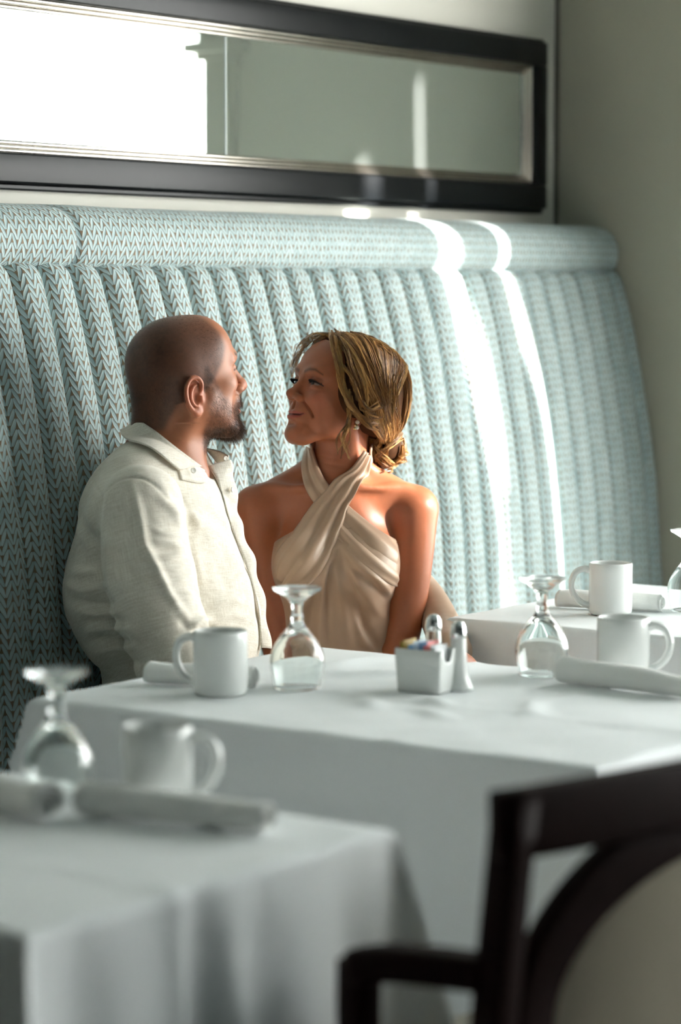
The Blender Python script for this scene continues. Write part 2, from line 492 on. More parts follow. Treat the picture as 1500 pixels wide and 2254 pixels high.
# top roll in padded lengths with a seam between
sec = spline([(3.348, 1.396), (3.300, 1.392), (3.22, 1.390), (3.178, 1.396), (3.161, 1.425), (3.163, 1.460), (3.180, 1.487), (3.21, 1.502), (3.26, 1.508), (3.348, 1.510)], 28)
sl = np.concatenate([[0], np.cumsum(np.linalg.norm(np.diff(sec, axis=0), axis=1))])
cen = np.array([3.28, 1.45])
def roll(x0, x1, k):
    n = max(10, int((x1 - x0) / 0.03))
    xs = np.linspace(x0, x1, n)
    xs = np.unique(np.concatenate([xs, x0 + np.array([.003, .008, .016]), x1 - np.array([.003, .008, .016])]))
    n = len(xs)
    V = np.zeros((n, len(sec), 3)); UV = np.zeros((n, len(sec), 2))
    for i, x in enumerate(xs):
        e = min(x - x0, x1 - x)
        pinch = 1 - 0.07 * math.exp(-e / 0.008)
        puff = 1 + 0.012 * math.sin(x * 9 + k) + 0.008 * math.sin(x * 23)
        q = cen + (sec - cen) * pinch * np.array([1, puff]); q[:, 0] = np.where(sec[:, 0] > 3.345, sec[:, 0], q[:, 0])
        V[i, :, 0] = x; V[i, :, 1] = q[:, 0]; V[i, :, 2] = q[:, 1]
        UV[i, :, 0] = x + 0.3 * k; UV[i, :, 1] = sl
    local(mesh_obj('top_roll', V.reshape(-1, 3), [tuple(reversed(f)) for f in grid_faces(n, len(sec))] + [tuple(range(len(sec))), tuple((n - 1) * len(sec) + i for i in reversed(range(len(sec))))], M['fabric'], banq, uv=UV.reshape(-1, 2)), banq)
roll(BX0, 3.545, 0); roll(3.546, BX1, 1)
# seat cushion and plinth
bm = bmesh.new(); bm_box(bm, (BX0, 2.60, 0.36), (BX1, 3.045, 0.47))
bmesh.ops.bevel(bm, geom=bm.edges[:], offset=0.03, segments=4, affect='EDGES')
o = bm_obj('seat_cushion', bm, M['fabric'], banq, True)
lay = o.data.uv_layers.new(name='UVMap')
for l_ in o.data.loops:
    c = o.data.vertices[l_.vertex_index].co; lay.data[l_.index].uv = (c.x, c.y + c.z)
local(o, banq)
local(box('plinth', (BX0, 2.64, 0.0), (BX1, 3.30, 0.36), M['wood'], banq, 0.004), banq)
local(box('back_board', (BX0, 3.25, 0.36), (BX1, WY - 0.001, 1.40), M['wood'], banq), banq)

# ------------------------------------------------------------------ tables and cloths
TZ = 0.755
def tablecloth(x0, x1, y0, y1, drop, seed, label, creases_u=(), creases_v=(), bumps=(), kx=0.30, wave=0.008, flare=0.015, pleats=()):
    rr = np.random.default_rng(seed)
    a, b = (x1 - x0) / 2, (y1 - y0) / 2
    cx, cy = (x0 + x1) / 2, (y0 + y1) / 2
    def axis(h, hi):
        inner = np.linspace(-h, h, int(2 * h / 0.013) + 1)
        e = h + np.concatenate([np.array([.004, .009, .015, .022]), np.arange(.034, drop + 1e-6, .014)])
        return np.concatenate([-e[::-1], inner, e[e - h < hi]])
    U, V = np.meshgrid(axis(a, 9), axis(b, 0.10), indexing='ij')      # short overhang on the banquette side
    p = np.maximum(np.abs(U) - a, 0); q = np.maximum(np.abs(V) - b, 0)
    sx, sy = np.sign(U), np.sign(V)
    X = np.clip(U, -a, a); Y = np.clip(V, -b, b)
    r = 0.010
    def hang(l):                       # rounded edge then straight drop
        th = np.minimum(l / r, math.pi / 2)
        out = r * np.sin(th); dn = r * (1 - np.cos(th)) + np.maximum(l - r * math.pi / 2, 0)
        return out, dn
    mx, mn = np.maximum(p, q), np.minimum(p, q)
    op, dp = hang(p); oq, dq = hang(q)
    Z = -np.maximum(dp, dq)
    # the surplus at a corner hangs as a soft fold that stands out diagonally
    fold = kx * mn * (1 - 0.35 * mn / max(drop, 1e-3))
    X = X + sx * (np.where(p > 0, op, 0) + fold * 0.72)
    Y = Y + sy * (np.where(q > 0, oq, 0) + fold * 0.72)
    Z = Z - 0.08 * mn
    # slow waves along the hanging sides
    def w(t, ph): return np.sin(t * 9.0 + ph) * 0.6 + np.sin(t * 17.0 + ph * 2.1) * 0.4 + 0.5 * np.sin(t * 31 + ph)
    ph = rr.uniform(0, 6.28, 4)
    gp = np.clip(p / drop, 0, 1) ** 1.2; gq = np.clip(q / drop, 0, 1) ** 1.2
    X = X + sx * gp * wave * w(V, ph[0] + sx) + sx * flare * gp * (p > 0)
    Y = Y + sy * gq * wave * w(U, ph[1] + sy) + sy * flare * gq * (q > 0)
    for (u0, wd, am) in pleats:           # hanging folds on the aisle side
        Y = Y - np.where((V < -b) & (p <= 0), am * gq ** .6 * np.exp(-((U - (u0 - cx) - .02 * gq) / (wd * (1 + .8 * gq))) ** 2), 0)
    # pressed creases: thin ridges along the cloth, and a few soft rumples on top
    N = np.zeros_like(U)
    for c in creases_u: N += 0.0030 * np.exp(-((U - c) / 0.007) ** 2)
    for c in creases_v: N += 0.0030 * np.exp(-((V - c) / 0.007) ** 2)
    for (bx, by, ang, ln, wd, h) in bumps:
        du = (U - (bx - cx)) * math.cos(ang) + (V - (by - cy)) * math.sin(ang)
        dv = -(U - (bx - cx)) * math.sin(ang) + (V - (by - cy)) * math.cos(ang)
        N += h * np.exp(-(du / ln) ** 2 - (dv / wd) ** 2)
    top = (p <= 0) & (q <= 0)
    Z = Z + np.where(top, N + 0.0008 * np.sin(U * 40 + V * 13) * np.sin(V * 31), 0)
    X = X + np.where(p > 0, sx * N, 0); Y = Y + np.where(q > 0, sy * N, 0)
    VV = np.stack([X + cx, Y + cy, Z + TZ], -1).reshape(-1, 3)
    o = mesh_obj('tablecloth', VV, grid_faces(*U.shape), M['cloth'])
    tag(o, label, 'tablecloth', 'white tablecloths')
    return o

def table(x0, x1, y0, y1, label):
    cx, cy = (x0 + x1) / 2, (y0 + y1) / 2
    t = thing('dining_table', label, 'table', (cx, cy, 0), 0, 'dining tables')
    a, b = (x1 - x0) / 2 - 0.004, (y1 - y0) / 2 - 0.004
    box('tabletop', (-a, -b, TZ - 0.034), (a, b, TZ - 0.004), M['wood'], t, 0.006)
    v, f = lathe_vf([(0.0, 0.05), (0.04, 0.05), (0.045, 0.1), (0.04, 0.3), (0.035, 0.6), (0.06, TZ - 0.04), (0.0, TZ - 0.034)], 24)
    mesh_obj('pedestal', v, f, M['black'], t)
    v, f = lathe_vf([(0.0, 0.0), (0.22, 0.0), (0.225, 0.012), (0.20, 0.022), (0.05, 0.05), (0.0, 0.05)], 32)
    mesh_obj('base', v, f, M['black'], t)
TAB = dict(front=(1.745, 2.320, 1.63, 2.53), mid=(2.785, 3.46, 1.63, 2.572), far=(3.93, 4.59, 1.63, 2.60))
table(*TAB['mid'], 'cloth-covered table right in front of the couple')
table(*TAB['front'], 'cloth-covered table nearest to the camera')
table(*TAB['far'], 'cloth-covered table close to the side wall')
R_ = math.radians
tablecloth(*TAB['mid'], 0.60, 3, 'white tablecloth on the table in front of the couple', creases_u=(-0.43, -0.05), creases_v=(-0.16, 0.14),
           bumps=[(3.20, 2.36, R_(-20), .07, .018, 0.0095), (3.26, 2.30, R_(-35), .06, .016, 0.0095), (3.33, 2.40, R_(-10), .08, .02, 0.0114),
                  (3.02, 2.14, R_(40), .045, .016, 0.0076), (3.08, 2.07, R_(55), .05, .015, 0.0076), (3.00, 2.02, R_(60), .05, .014, 0.0066), (3.12, 1.93, R_(30), .07, .014, 0.0076), (3.36, 2.22, R_(10), .06, .02, 0.0076)])
tablecloth(*TAB['front'], 0.60, 5, 'white tablecloth on the table nearest to the camera', creases_u=(-0.08,), creases_v=(-0.30, 0.02), wave=0.012, kx=0.34, pleats=[(2.03, .030, .030), (1.985, .022, -.022), (2.13, .05, .016), (1.86, .05, .022), (1.80, .03, -.016), (2.24, .03, -.014)])
tablecloth(*TAB['far'], 0.60, 9, 'white tablecloth on the table by the side wall', creases_u=(-0.40,), creases_v=(0.1,))

# ------------------------------------------------------------------ tableware
def mug(x, y, ang, label):
    """ang: direction of the handle"""
    t = thing('coffee_mug', label, 'mug', (x, y, TZ + 0.001), ang, 'white mugs on the tables')
    R, Hm, w = 0.0402, 0.0955, 0.0038
    pr = [(0.0, 0.0035), (R - 0.010, 0.0035), (R - 0.008, 0.0), (R - 0.004, 0.0008), (R - 0.001, 0.004), (R, 0.010), (R, Hm - 0.012), (R + .0003, Hm - 0.003), (R - 0.0008, Hm - 0.0004),
          (R - w / 2, Hm), (R - w + 0.0006, Hm - 0.0006), (R - w, Hm - 0.003), (R - w, 0.014), (R - w - 0.004, 0.008), (R - w - 0.010, 0.0065), (0.0, 0.0062)]
    v, f = lathe_vf(pr, 64)
    mesh_obj('mug_body', v, f, M['china'], t)
    path = spline([(R - 0.003, 0, 0.0815), (R + 0.010, 0, 0.0835), (R + 0.0235, 0, 0.0775), (R + 0.031, 0, 0.062), (R + 0.030, 0, 0.045), (R + 0.022, 0, 0.029), (R + 0.010, 0, 0.019), (R - 0.003, 0, 0.0155)], 36)
    v, f = tube_vf(path, np.interp(np.linspace(0, 1, 36), [0, .1, .5, .9, 1], [.0075, .006, .0056, .006, .0075]), 14, up=(0, 1, 0), flat=1.25)
    mesh_obj('handle', v, f, M['china'], t)
    return t
a_left = math.atan2(-RT[1], -RT[0])      # direction that reads as leftwards from the camera side
a_right = math.atan2(RT[1], RT[0])
mug(2.962, 2.371, a_left - 0.35, 'white mug in front of the rolled napkin on the middle table')
mug(4.130, 2.385, a_left - 0.05, 'white mug on the table close to the side wall')
mug(3.448, 1.968, a_right - 0.2, 'white mug behind the napkin at the right of the middle table')
mug(2.262, 1.905, a_right - 0.15, 'blurred white mug on the table nearest to the camera')

def goblet(x, y, label, s=1.0):
    t = thing('water_goblet', label, 'glass', (x, y, TZ + 0.001), 0.3 * x, 'upturned water goblets')
    h = 0.152
    outer = [(0.0355, 0.0), (0.0375, 0.012), (0.0402, 0.026), (0.0412, 0.038), (0.0400, 0.050), (0.0362, 0.061), (0.0305, 0.071), (0.0240, 0.080), (0.0172, 0.088), (0.0118, 0.095), (0.0090, 0.101),
             (0.0096, 0.106), (0.0084, 0.111), (0.0080, 0.118), (0.0088, 0.125), (0.0125, 0.132), (0.0210, 0.139), (0.0315, 0.1450), (0.0358, 0.1475), (0.0362, 0.1500), (0.0345, 0.1520), (0.0, 0.1512)]
    inner = [(0.0, 0.0875), (0.007, 0.086), (0.015, 0.081), (0.0222, 0.0745), (0.0292, 0.066), (0.0343, 0.0575), (0.0374, 0.0485), (0.0386, 0.038), (0.0376, 0.026), (0.0350, 0.012), (0.0334, 0.0004), (0.0343, -0.0004), (0.0355, 0.0)]
    pr = np.array(inner + outer[1:]) * s
    pr = np.vstack([spline(pr, 110)])
    pr[:, 0] = np.maximum(pr[:, 0], 0); pr[0, 0] = 0; pr[-1, 0] = 0
    pr[:, 1] = np.maximum(pr[:, 1], 0)
    v, f = lathe_vf(pr, 56)
    mesh_obj('goblet_glass', v, f, M['glass'], t)
    return t
goblet(3.080, 2.318, 'upturned goblet on the middle table, in front of the satin dress')
goblet(3.412, 2.092, 'upturned goblet at the right of the middle table')
goblet(4.262, 2.292, 'upturned goblet on the table close to the side wall')
goblet(2.235, 2.035, 'blurred upturned goblet on the table nearest to the camera')

def napkin(p0, p1, r, label, seed=0, lumps=0.0, taper=0.0):
    p0, p1 = np.array(p0, float), np.array(p1, float)
    L = np.linalg.norm(p1 - p0)
    rr = np.random.default_rng(seed)
    o = thing('rolled_napkin', label, 'napkin', ((p0[0] + p1[0]) / 2, (p0[1] + p1[1]) / 2, TZ + 0.001), math.atan2(p1[1] - p0[1], p1[0] - p0[0]), 'rolled napkins')
    th = np.linspace(0.6 + math.pi, 2 * math.pi * 3.72, 84)
    rad = np.interp(th, [th[0], th[-1]], [0.25, 1.0])
    n = 30
    xs = np.linspace(-L / 2, L / 2, n)
    ph = rr.uniform(0, 6.28, 3)
    thick = 0.10
    V = np.zeros((n, 2 * len(th), 3))
    for i, x in enumerate(xs):
        k = r * (1 - taper * x / (L / 2) + lumps * (0.6 * math.sin(x * 22 + ph[0]) + 0.4 * math.sin(x * 47 + ph[1])) + 0.03 * math.sin(x * 60 + ph[2]))
        flat = 0.86
        for side, dr in ((0, 0.0), (1, -thick)):
            y = k * 1.08 * (rad + dr) * np.cos(th); z = k * flat * (rad + dr) * np.sin(th)
            off = 0.004 * np.sin(th * 0.5 + ph[1]) * (abs(x) / (L / 2)) ** 6
            V[i, side * len(th):(side + 1) * len(th), 0] = x + np.sign(x) * off
            V[i, side * len(th):(side + 1) * len(th), 1] = y if side == 0 else y[::-1]
            V[i, side * len(th):(side + 1) * len(th), 2] = (z if side == 0 else z[::-1]) + k * flat
    V[:, :, 2] -= V[:, :, 2].min()
    m = 2 * len(th)
    f = [tuple(q) for q in grid_faces(n, m, closed_v=True)]
    for e in (0, n - 1):
        for j in range(len(th) - 1):
            q = (e * m + j, e * m + j + 1, e * m + m - 2 - j, e * m + m - 1 - j)
            f.append(q if e == 0 else tuple(reversed(q)))
    mesh_obj('napkin_roll', V.reshape(-1, 3), f, M['napkin'], o)
    return o
napkin((2.982, 2.527), (3.046, 2.372), 0.0205, 'rolled white napkin behind the mug on the middle table', 1)
napkin((4.170, 2.520), (4.215, 2.325), 0.0205, 'rolled white napkin on the table close to the side wall', 2)
napkin((3.365, 2.025), (3.335, 1.785), 0.0225, 'lumpy rolled white napkin at the right of the middle table', 3, 0.08, 0.16)
napkin((2.185, 1.945), (2.222, 1.715), 0.0225, 'blurred rolled napkin in front of the mug on the nearest table', 4, 0.06, 0.12)
napkin((2.160, 2.16), (2.135, 1.955), 0.0255, 'white napkin at the left edge of the nearest table', 6, 0.05)

# sugar caddy and its sachets
cad = thing('sugar_caddy', 'square white china sachet holder on the middle table', 'caddy', (3.163, 2.143, TZ + 0.001), R_(4.0))
def caddy_mesh():
    bm = bmesh.new()
    hx, hy, H_ = 0.0245, 0.0400, 0.064
    def ring(sx, sy, z, n=24, dip=0.0):
        out = []
        for i in range(4 * n):
            s_, k_ = divmod(i, n)
            u_ = k_ / n * 2 - 1
            pt_ = [(u_, -1), (1, u_), (-u_, 1), (-1, -u_)][s_]
            # superellipse-like rounded corners
            ln = (abs(pt_[0]) ** 10 + abs(pt_[1]) ** 10) ** 0.1
            zz = z
            if dip and s_ in (0, 2): zz = z - dip * max(0.0, 1 - (u_ / 0.62) ** 2) ** 0.8
            out.append(bm.verts.new((sx * pt_[0] / ln, sy * pt_[1] / ln, zz)))
        return out
    rings = [ring(hx * .84, hy * .88, 0.002), ring(hx * .87, hy * .91, 0.0), ring(hx * .89, hy * .925, 0.003), ring(hx * .95, hy * .965, H_ * .5), ring(hx, hy, H_ * .8, dip=0.010), ring(hx * 1.01, hy * 1.005, H_, dip=0.019),
             ring(hx * .96, hy * .975, H_ + .0012, dip=0.0192), ring(hx * .90, hy * .93, H_ - .001, dip=0.019), ring(hx * .86, hy * .90, H_ * .5), ring(hx * .82, hy * .87, 0.006)]
    for a_, b_ in zip(rings, rings[1:]):
        for i in range(len(a_)):
            j = (i + 1) % len(a_)
            bm.faces.new((a_[i], a_[j], b_[j], b_[i]))
    bm.faces.new(list(reversed(rings[0]))); bm.faces.new(rings[-1])
    return bm
bm_obj('holder', caddy_mesh(), M['china'], cad, True)
def paper(name, c): return simple_mat(name, c, 0.55, 0.08, 200.0, 0.1, 300.0)
PK = [('gold', rgb(186, 158, 60), 'gold sugar sachet in the china holder'), ('gold2', rgb(170, 140, 50), None), ('blue', rgb(120, 165, 205), 'blue and white sugar sachet in the china holder'), ('blue2', rgb(205, 222, 232), None),
      ('blue3', rgb(90, 140, 185), None), ('pink', rgb(226, 128, 130), 'pink sweetener sachet in the china holder'), ('pink2', rgb(232, 150, 148), None), ('white', rgb(235, 236, 236), 'white sugar sachet in the china holder'), ('white2', rgb(228, 230, 232), None)]
for i, (nm, c, lab) in enumerate(PK):
    n1, n2 = 9, 7
    yy = 0.0315 - i * 0.0076
    V = []
    hgt = 0.066 + 0.004 * math.sin(i * 2.3)
    for sgn in (-1, 1):
        for a_ in np.linspace(-1, 1, n1):
            for b_ in np.linspace(0, 1, n2):
                puff = 0.0028 * (1 - a_ ** 4) * math.sin(math.pi * min(max(b_, .0), 1.0)) ** 0.5
                V.append((a_ * 0.0185, yy + sgn * puff + 0.004 * (b_ - .5) * math.sin(i), 0.0075 + hgt * b_))
    g = grid_faces(n1, n2)
    f = [tuple(q) for q in g] + [tuple(reversed([int(j) + n1 * n2 for j in q])) for q in g]
    o = mesh_obj('sugar_sachet', V, f, paper('sachet_' + nm, c))
    o.location = cad.location; o.rotation_euler = cad.rotation_euler
    lab = {0: 'gold sugar sachet at the end of the row in the holder', 1: 'second gold sugar sachet in the holder', 2: 'pale blue sachet beside the gold ones in the holder', 3: 'whitish blue sachet between two blue sachets in the holder',
           4: 'deeper blue sachet before the pink ones in the holder', 5: 'pink sweetener sachet beside the blue ones', 6: 'second pink sweetener sachet beside the white ones', 7: 'white sachet beside the pink ones in the holder', 8: 'last white sachet at the notched end of the holder'}[i]
    tag(o, lab, 'sachet', 'sachets in the china holder')

M['salt'] = simple_mat('salt', (0.82, 0.8, 0.76, 1), 0.7, 0.05, 300.0)
M['pepper'] = simple_mat('ground_pepper', rgb(40, 34, 28), 0.9, 0.5, 500.0)
def shaker(x, y, label, fill, z_fill, ang):
    t = thing('salt_shaker' if fill == 'salt' else 'pepper_shaker', label, 'shaker', (x, y, TZ + 0.001), ang, 'salt and pepper shakers')
    t.scale = (.92, .92, .92)
    out = [(0.0, 0.0), (0.0215, 0.0), (0.0245, 0.002), (0.0245, 0.006), (0.0215, 0.011), (0.0180, 0.021), (0.0155, 0.038), (0.0138, 0.060), (0.0126, 0.080), (0.0122, 0.087), (0.0115, 0.089)]
    inn = [(0.0098, 0.089), (0.0102, 0.080), (0.0115, 0.060), (0.0130, 0.038), (0.0150, 0.022), (0.0150, 0.010), (0.0, 0.009)]
    v, f = lathe_vf(spline(out + inn, 60) * [1, 1], 12 if fill == 'pepper' else 28)
    v[:, 2] = np.maximum(v[:, 2], 0)
    mesh_obj('shaker_body', v, f, M['glass'] if fill == 'pepper' else M['china'], t, smooth=True)
    if fill == 'pepper':
        fl = [(0.0, 0.0098), (0.0142, 0.0105), (0.0142, 0.022), (0.0122, 0.038), (0.0107, 0.058), (0.0103, z_fill), (0.0, z_fill + 0.001)]
        v, f = lathe_vf(fl, 20); mesh_obj('contents', v, f, M['pepper'], t)
    cap = [(0.0128, 0.086), (0.0134, 0.087), (0.0134, 0.095), (0.0128, 0.097), (0.0122, 0.103), (0.0098, 0.1085), (0.0058, 0.1125), (0.0, 0.114)]
    v, f = lathe_vf(spline(cap, 24), 28); mesh_obj('cap', v, f, M['chrome'], t)
    return t
shaker(3.203, 2.110, 'white salt shaker with a chrome cap beside the sachet holder', 'salt', 0, 0.3)
shaker(3.247, 2.184, 'glass pepper shaker with a chrome cap behind the sachet holder', 'pepper', 0.062, 0.2)

# ------------------------------------------------------------------ dining chair in the foreground
ch = thing('dining_chair', 'dark wooden armchair with an arched back panel, blurred in the foreground', 'chair', (2.486, 1.306, 0), R_(-11.0))
CW = 0.31
def lean(z): return -0.125 * (z - 0.46) + 0.050       # back leans towards the room as it rises
M['chair_fabric'] = cloth_mat('beige_chair_fabric', rgb(150, 142, 122), 0.85, 1400.0)
for sgn in (-1, 1):
    zz = np.linspace(0.0, 0.842, 16)
    path = np.stack([np.full(16, sgn * CW), np.where(zz > .46, lean(zz), 0.055 - 0.10 * (0.46 - zz) / .46), zz], 1)
    v, f = sweep_rect_vf(path, np.full(16, .0175), np.full(16, .020), up=(0, 1, 0))
    mesh_obj('stile', v, f, M['wood'], ch)
    v, f = sweep_rect_vf(np.array([(sgn * (CW - .06), .37, 0.0), (sgn * (CW - .05), .37, .22), (sgn * (CW - .05), .37, .44)]), [.014, .018, .021], [.014, .018, .021], up=(0, 1, 0))
    mesh_obj('leg', v, f, M['wood'], ch)
    ap = spline([(sgn * CW, lean(.655) + .012, .655), (sgn * (CW + .015), .09, .654), (sgn * (CW + .030), .15, .650), (sgn * (CW + .037), .195, .640)], 18)
    v, f = sweep_rect_vf(ap, .021, .019, rnd=.45)
    mesh_obj('armrest', v, f, M['wood'], ch)
    pp = spline([(sgn * (CW + .037), .192, .645), (sgn * (CW + .030), .20, .58), (sgn * (CW + .010), .215, .50), (sgn * (CW - .010), .235, .42)], 14)
    v, f = sweep_rect_vf(pp, .018, .021, up=(0, 1, 0), rnd=.45)
    mesh_obj('arm_post', v, f, M['wood'], ch)
# crest rail, gently bowed
xx = np.linspace(-CW - .019, CW + .019, 25)
path = np.stack([xx, lean(.815) - 0.030 * (1 - (xx / CW) ** 2), np.full(25, 0.815) + 0.004 * (1 - (xx / CW) ** 2)], 1)
v, f = sweep_rect_vf(path, .016, .035, rnd=.3); mesh_obj('crest_rail', v, f, M['wood'], ch)
# arch
th = np.linspace(0, math.pi, 41)
ax, az = 0.265, 0.185
zc = 0.605
arch = np.stack([ax * np.cos(th), np.zeros(41), zc + az * np.sin(th)], 1)
arch = np.vstack([[(ax, 0, .44), (ax, 0, .52)], arch, [(-ax, 0, .52), (-ax, 0, .44)]])
arch[:, 1] = lean(arch[:, 2]) - 0.026 * (1 - (arch[:, 0] / CW) ** 2)
t_, s_, n_ = frames(arch, (0, 1, 0))
v, f = sweep_rect_vf(arch, .031, .014, up=(0, 1, 0), rnd=.35); mesh_obj('arch', v, f, M['wood'], ch)
# upholstered panel inside the arch (padded on both faces)
nU, nV = 21, 15
Pv = []
for side in (-1, 1):
    for i in range(nU):
        uu = -1 + 2 * i / (nU - 1)
        for j in range(nV):
            vv = j / (nV - 1)
            x = uu * (ax - .012)
            ztop = zc + (az - .012) * math.sqrt(max(0, 1 - uu * uu))
            z = .46 + (ztop - .46) * vv
            pad = 0.016 * (1 - uu ** 4) * (1 - (2 * vv - 1) ** 4) + .003
            Pv.append((x, lean(z) - 0.026 * (1 - (x / CW) ** 2) + side * pad, z))
g = grid_faces(nU, nV)
f = [tuple(q) for q in g] + [tuple(reversed([int(k) + nU * nV for k in q])) for q in g]
mesh_obj('back_pad', Pv, f, M['chair_fabric'], ch)
# seat
bm = bmesh.new(); bm_box(bm, (-CW + .06, .03, .40), (CW - .03, .40, .485))
bmesh.ops.bevel(bm, geom=bm.edges[:], offset=.03, segments=3, affect='EDGES')
bm_obj('seat', bm, M['chair_fabric'], ch, True)
box('seat_rail', (-CW + .03, .025, .36), (CW - .02, .39, .41), M['wood'], ch, .006)

# ------------------------------------------------------------------ sculpting with distance fields
def rot_xyz(rx=0, ry=0, rz=0):
    """rotation matrix, degrees, applied x then y then z"""
    rx, ry, rz = (math.radians(a) for a in (rx, ry, rz))
    cx, sx, cy, sy, cz, sz = math.cos(rx), math.sin(rx), math.cos(ry), math.sin(ry), math.cos(rz), math.sin(rz)
    X = np.array([[1, 0, 0], [0, cx, -sx], [0, sx, cx]]); Y = np.array([[cy, 0, sy], [0, 1, 0], [-sy, 0, cy]]); Z = np.array([[cz, -sz, 0], [sz, cz, 0], [0, 0, 1]])
    return Z @ Y @ X

class Frame:
    def __init__(self, R=np.eye(3), t=(0, 0, 0)):
        self.R = np.asarray(R, float); self.t = np.asarray(t, float)
    def __call__(self, p): return np.asarray(p, float) @ self.R.T + self.t
    def inv(self, p): return (np.asarray(p, float) - self.t) @ self.R
    def sub(self, R, t): return Frame(self.R @ R, self(t))
WORLD = Frame()

class Field:
    def __init__(self, lo, hi, h):
        self.lo = np.asarray(lo, float); self.h = h
        self.n = np.ceil((np.asarray(hi, float) - self.lo) / h).astype(int) + 1
        self.ax = [(self.lo[i] + h * np.arange(self.n[i])).astype(np.float32) for i in range(3)]
        self.d = np.full(self.n, 0.08, dtype=np.float32)
    def _slices(self, lo, hi, pad):
        s = []
        for i in range(3):
            a = int(max(0, math.floor((lo[i] - pad - self.lo[i]) / self.h))); b = int(min(self.n[i], math.ceil((hi[i] + pad - self.lo[i]) / self.h) + 1))
            if b <= a: return None
            s.append(slice(a, b))
        return tuple(s)
    def apply(self, lo, hi, fn, k, mode):
        s = self._slices(lo, hi, max(k, 0) + 0.012)
        if s is None: return
        x = self.ax[0][s[0]][:, None, None]; y = self.ax[1][s[1]][None, :, None]; z = self.ax[2][s[2]][None, None, :]
        f = fn(x, y, z).astype(np.float32)
        d = self.d[s]
        if mode == 'add':
            if k > 0:
                hh = np.clip(0.5 + 0.5 * (d - f) / k, 0, 1)
                self.d[s] = d * (1 - hh) + f * hh - k * hh * (1 - hh)
            else: self.d[s] = np.minimum(d, f)
        else:                                # carve
            if k > 0:
                hh = np.clip(0.5 - 0.5 * (d + f) / k, 0, 1)
                self.d[s] = d * (1 - hh) - f * hh + k * hh * (1 - hh)
            else: self.d[s] = np.maximum(d, -f)
    def ell(self, c, r, k=0.01, R=None, fr=WORLD, mode='add', off=0.0):
        Rt = fr.R if R is None else fr.R @ R
        c = fr(c); r = np.asarray(r, float) + off
        ext = np.sqrt(((Rt * r) ** 2).sum(1))
        def fn(x, y, z):
            x, y, z = x - c[0], y - c[1], z - c[2]
            a = (Rt[0, 0] * x + Rt[1, 0] * y + Rt[2, 0] * z) / r[0]
            b = (Rt[0, 1] * x + Rt[1, 1] * y + Rt[2, 1] * z) / r[1]
            g = (Rt[0, 2] * x + Rt[1, 2] * y + Rt[2, 2] * z) / r[2]
            k0 = np.sqrt(a * a + b * b + g * g) + 1e-9
            k1 = np.sqrt((a / r[0]) ** 2 + (b / r[1]) ** 2 + (g / r[2]) ** 2) + 1e-9
            return k0 * (k0 - 1) / k1
        self.apply(c - ext, c + ext, fn, k, mode)
    def cone(self, a, b, ra, rb, k=0.01, fr=WORLD, mode='add', off=0.0):
        a, b = fr(a), fr(b); ra += off; rb += off
        lo = np.minimum(a - ra, b - rb); hi = np.maximum(a + ra, b + rb)
        ba = b - a; L2 = float(ba @ ba) + 1e-12
        def fn(x, y, z):
            t = np.clip(((x - a[0]) * ba[0] + (y - a[1]) * ba[1] + (z - a[2]) * ba[2]) / L2, 0, 1)
            return np.sqrt((x - a[0] - t * ba[0]) ** 2 + (y - a[1] - t * ba[1]) ** 2 + (z - a[2] - t * ba[2]) ** 2) - (ra + (rb - ra) * t)
        self.apply(lo, hi, fn, k, mode)
    def chain(self, pts, rad, k=0.01, fr=WORLD, mode='add', n=None, off=0.0):
        """smooth tube through points, evaluated as one primitive"""
        pts = np.asarray(pts, float); rad = np.broadcast_to(np.asarray(rad, float), (len(pts),))
        n = n or 4 * len(pts)
        q = spline(np.column_stack([pts, rad]), n)
        P = fr(q[:, :3]); Rr = q[:, 3] + off
        lo = (P - Rr[:, None]).min(0); hi = (P + Rr[:, None]).max(0)
        def fn(x, y, z):
            best = None
            for i in range(len(P) - 1):
                a, ba = P[i], P[i + 1] - P[i]; L2 = float(ba @ ba) + 1e-12
                t = np.clip(((x - a[0]) * ba[0] + (y - a[1]) * ba[1] + (z - a[2]) * ba[2]) / L2, 0, 1)
                f = np.sqrt((x - a[0] - t * ba[0]) ** 2 + (y - a[1] - t * ba[1]) ** 2 + (z - a[2] - t * ba[2]) ** 2) - (Rr[i] + (Rr[i + 1] - Rr[i]) * t)
                best = f if best is None else np.minimum(best, f)
            return best
        self.apply(lo, hi, fn, k, mode)
    def sample(self, p):
        q = (np.asarray(p, float) - self.lo) / self.h
        q = np.clip(q, 0, np.array(self.n) - 1.001)
        i = q.astype(int); f = q - i
        out = 0
        for dx in (0, 1):
            for dy in (0, 1):
                for dz in (0, 1):
                    w = (f[:, 0] if dx else 1 - f[:, 0]) * (f[:, 1] if dy else 1 - f[:, 1]) * (f[:, 2] if dz else 1 - f[:, 2])
                    out = out + w * self.d[i[:, 0] + dx, i[:, 1] + dy, i[:, 2] + dz]
        return out
    def grad(self, p):
        e = self.h
        g = np.stack([self.sample(p + np.eye(3)[i] * e) - self.sample(p - np.eye(3)[i] * e) for i in range(3)], 1)
        return g / (np.linalg.norm(g, axis=1)[:, None] + 1e-9)
    def project(self, p, offset=0.0, it=4):
        p = np.array(p, float)
        for _ in range(it):
            p -= self.grad(p) * (self.sample(p) - offset)[:, None] * 0.9
        return p
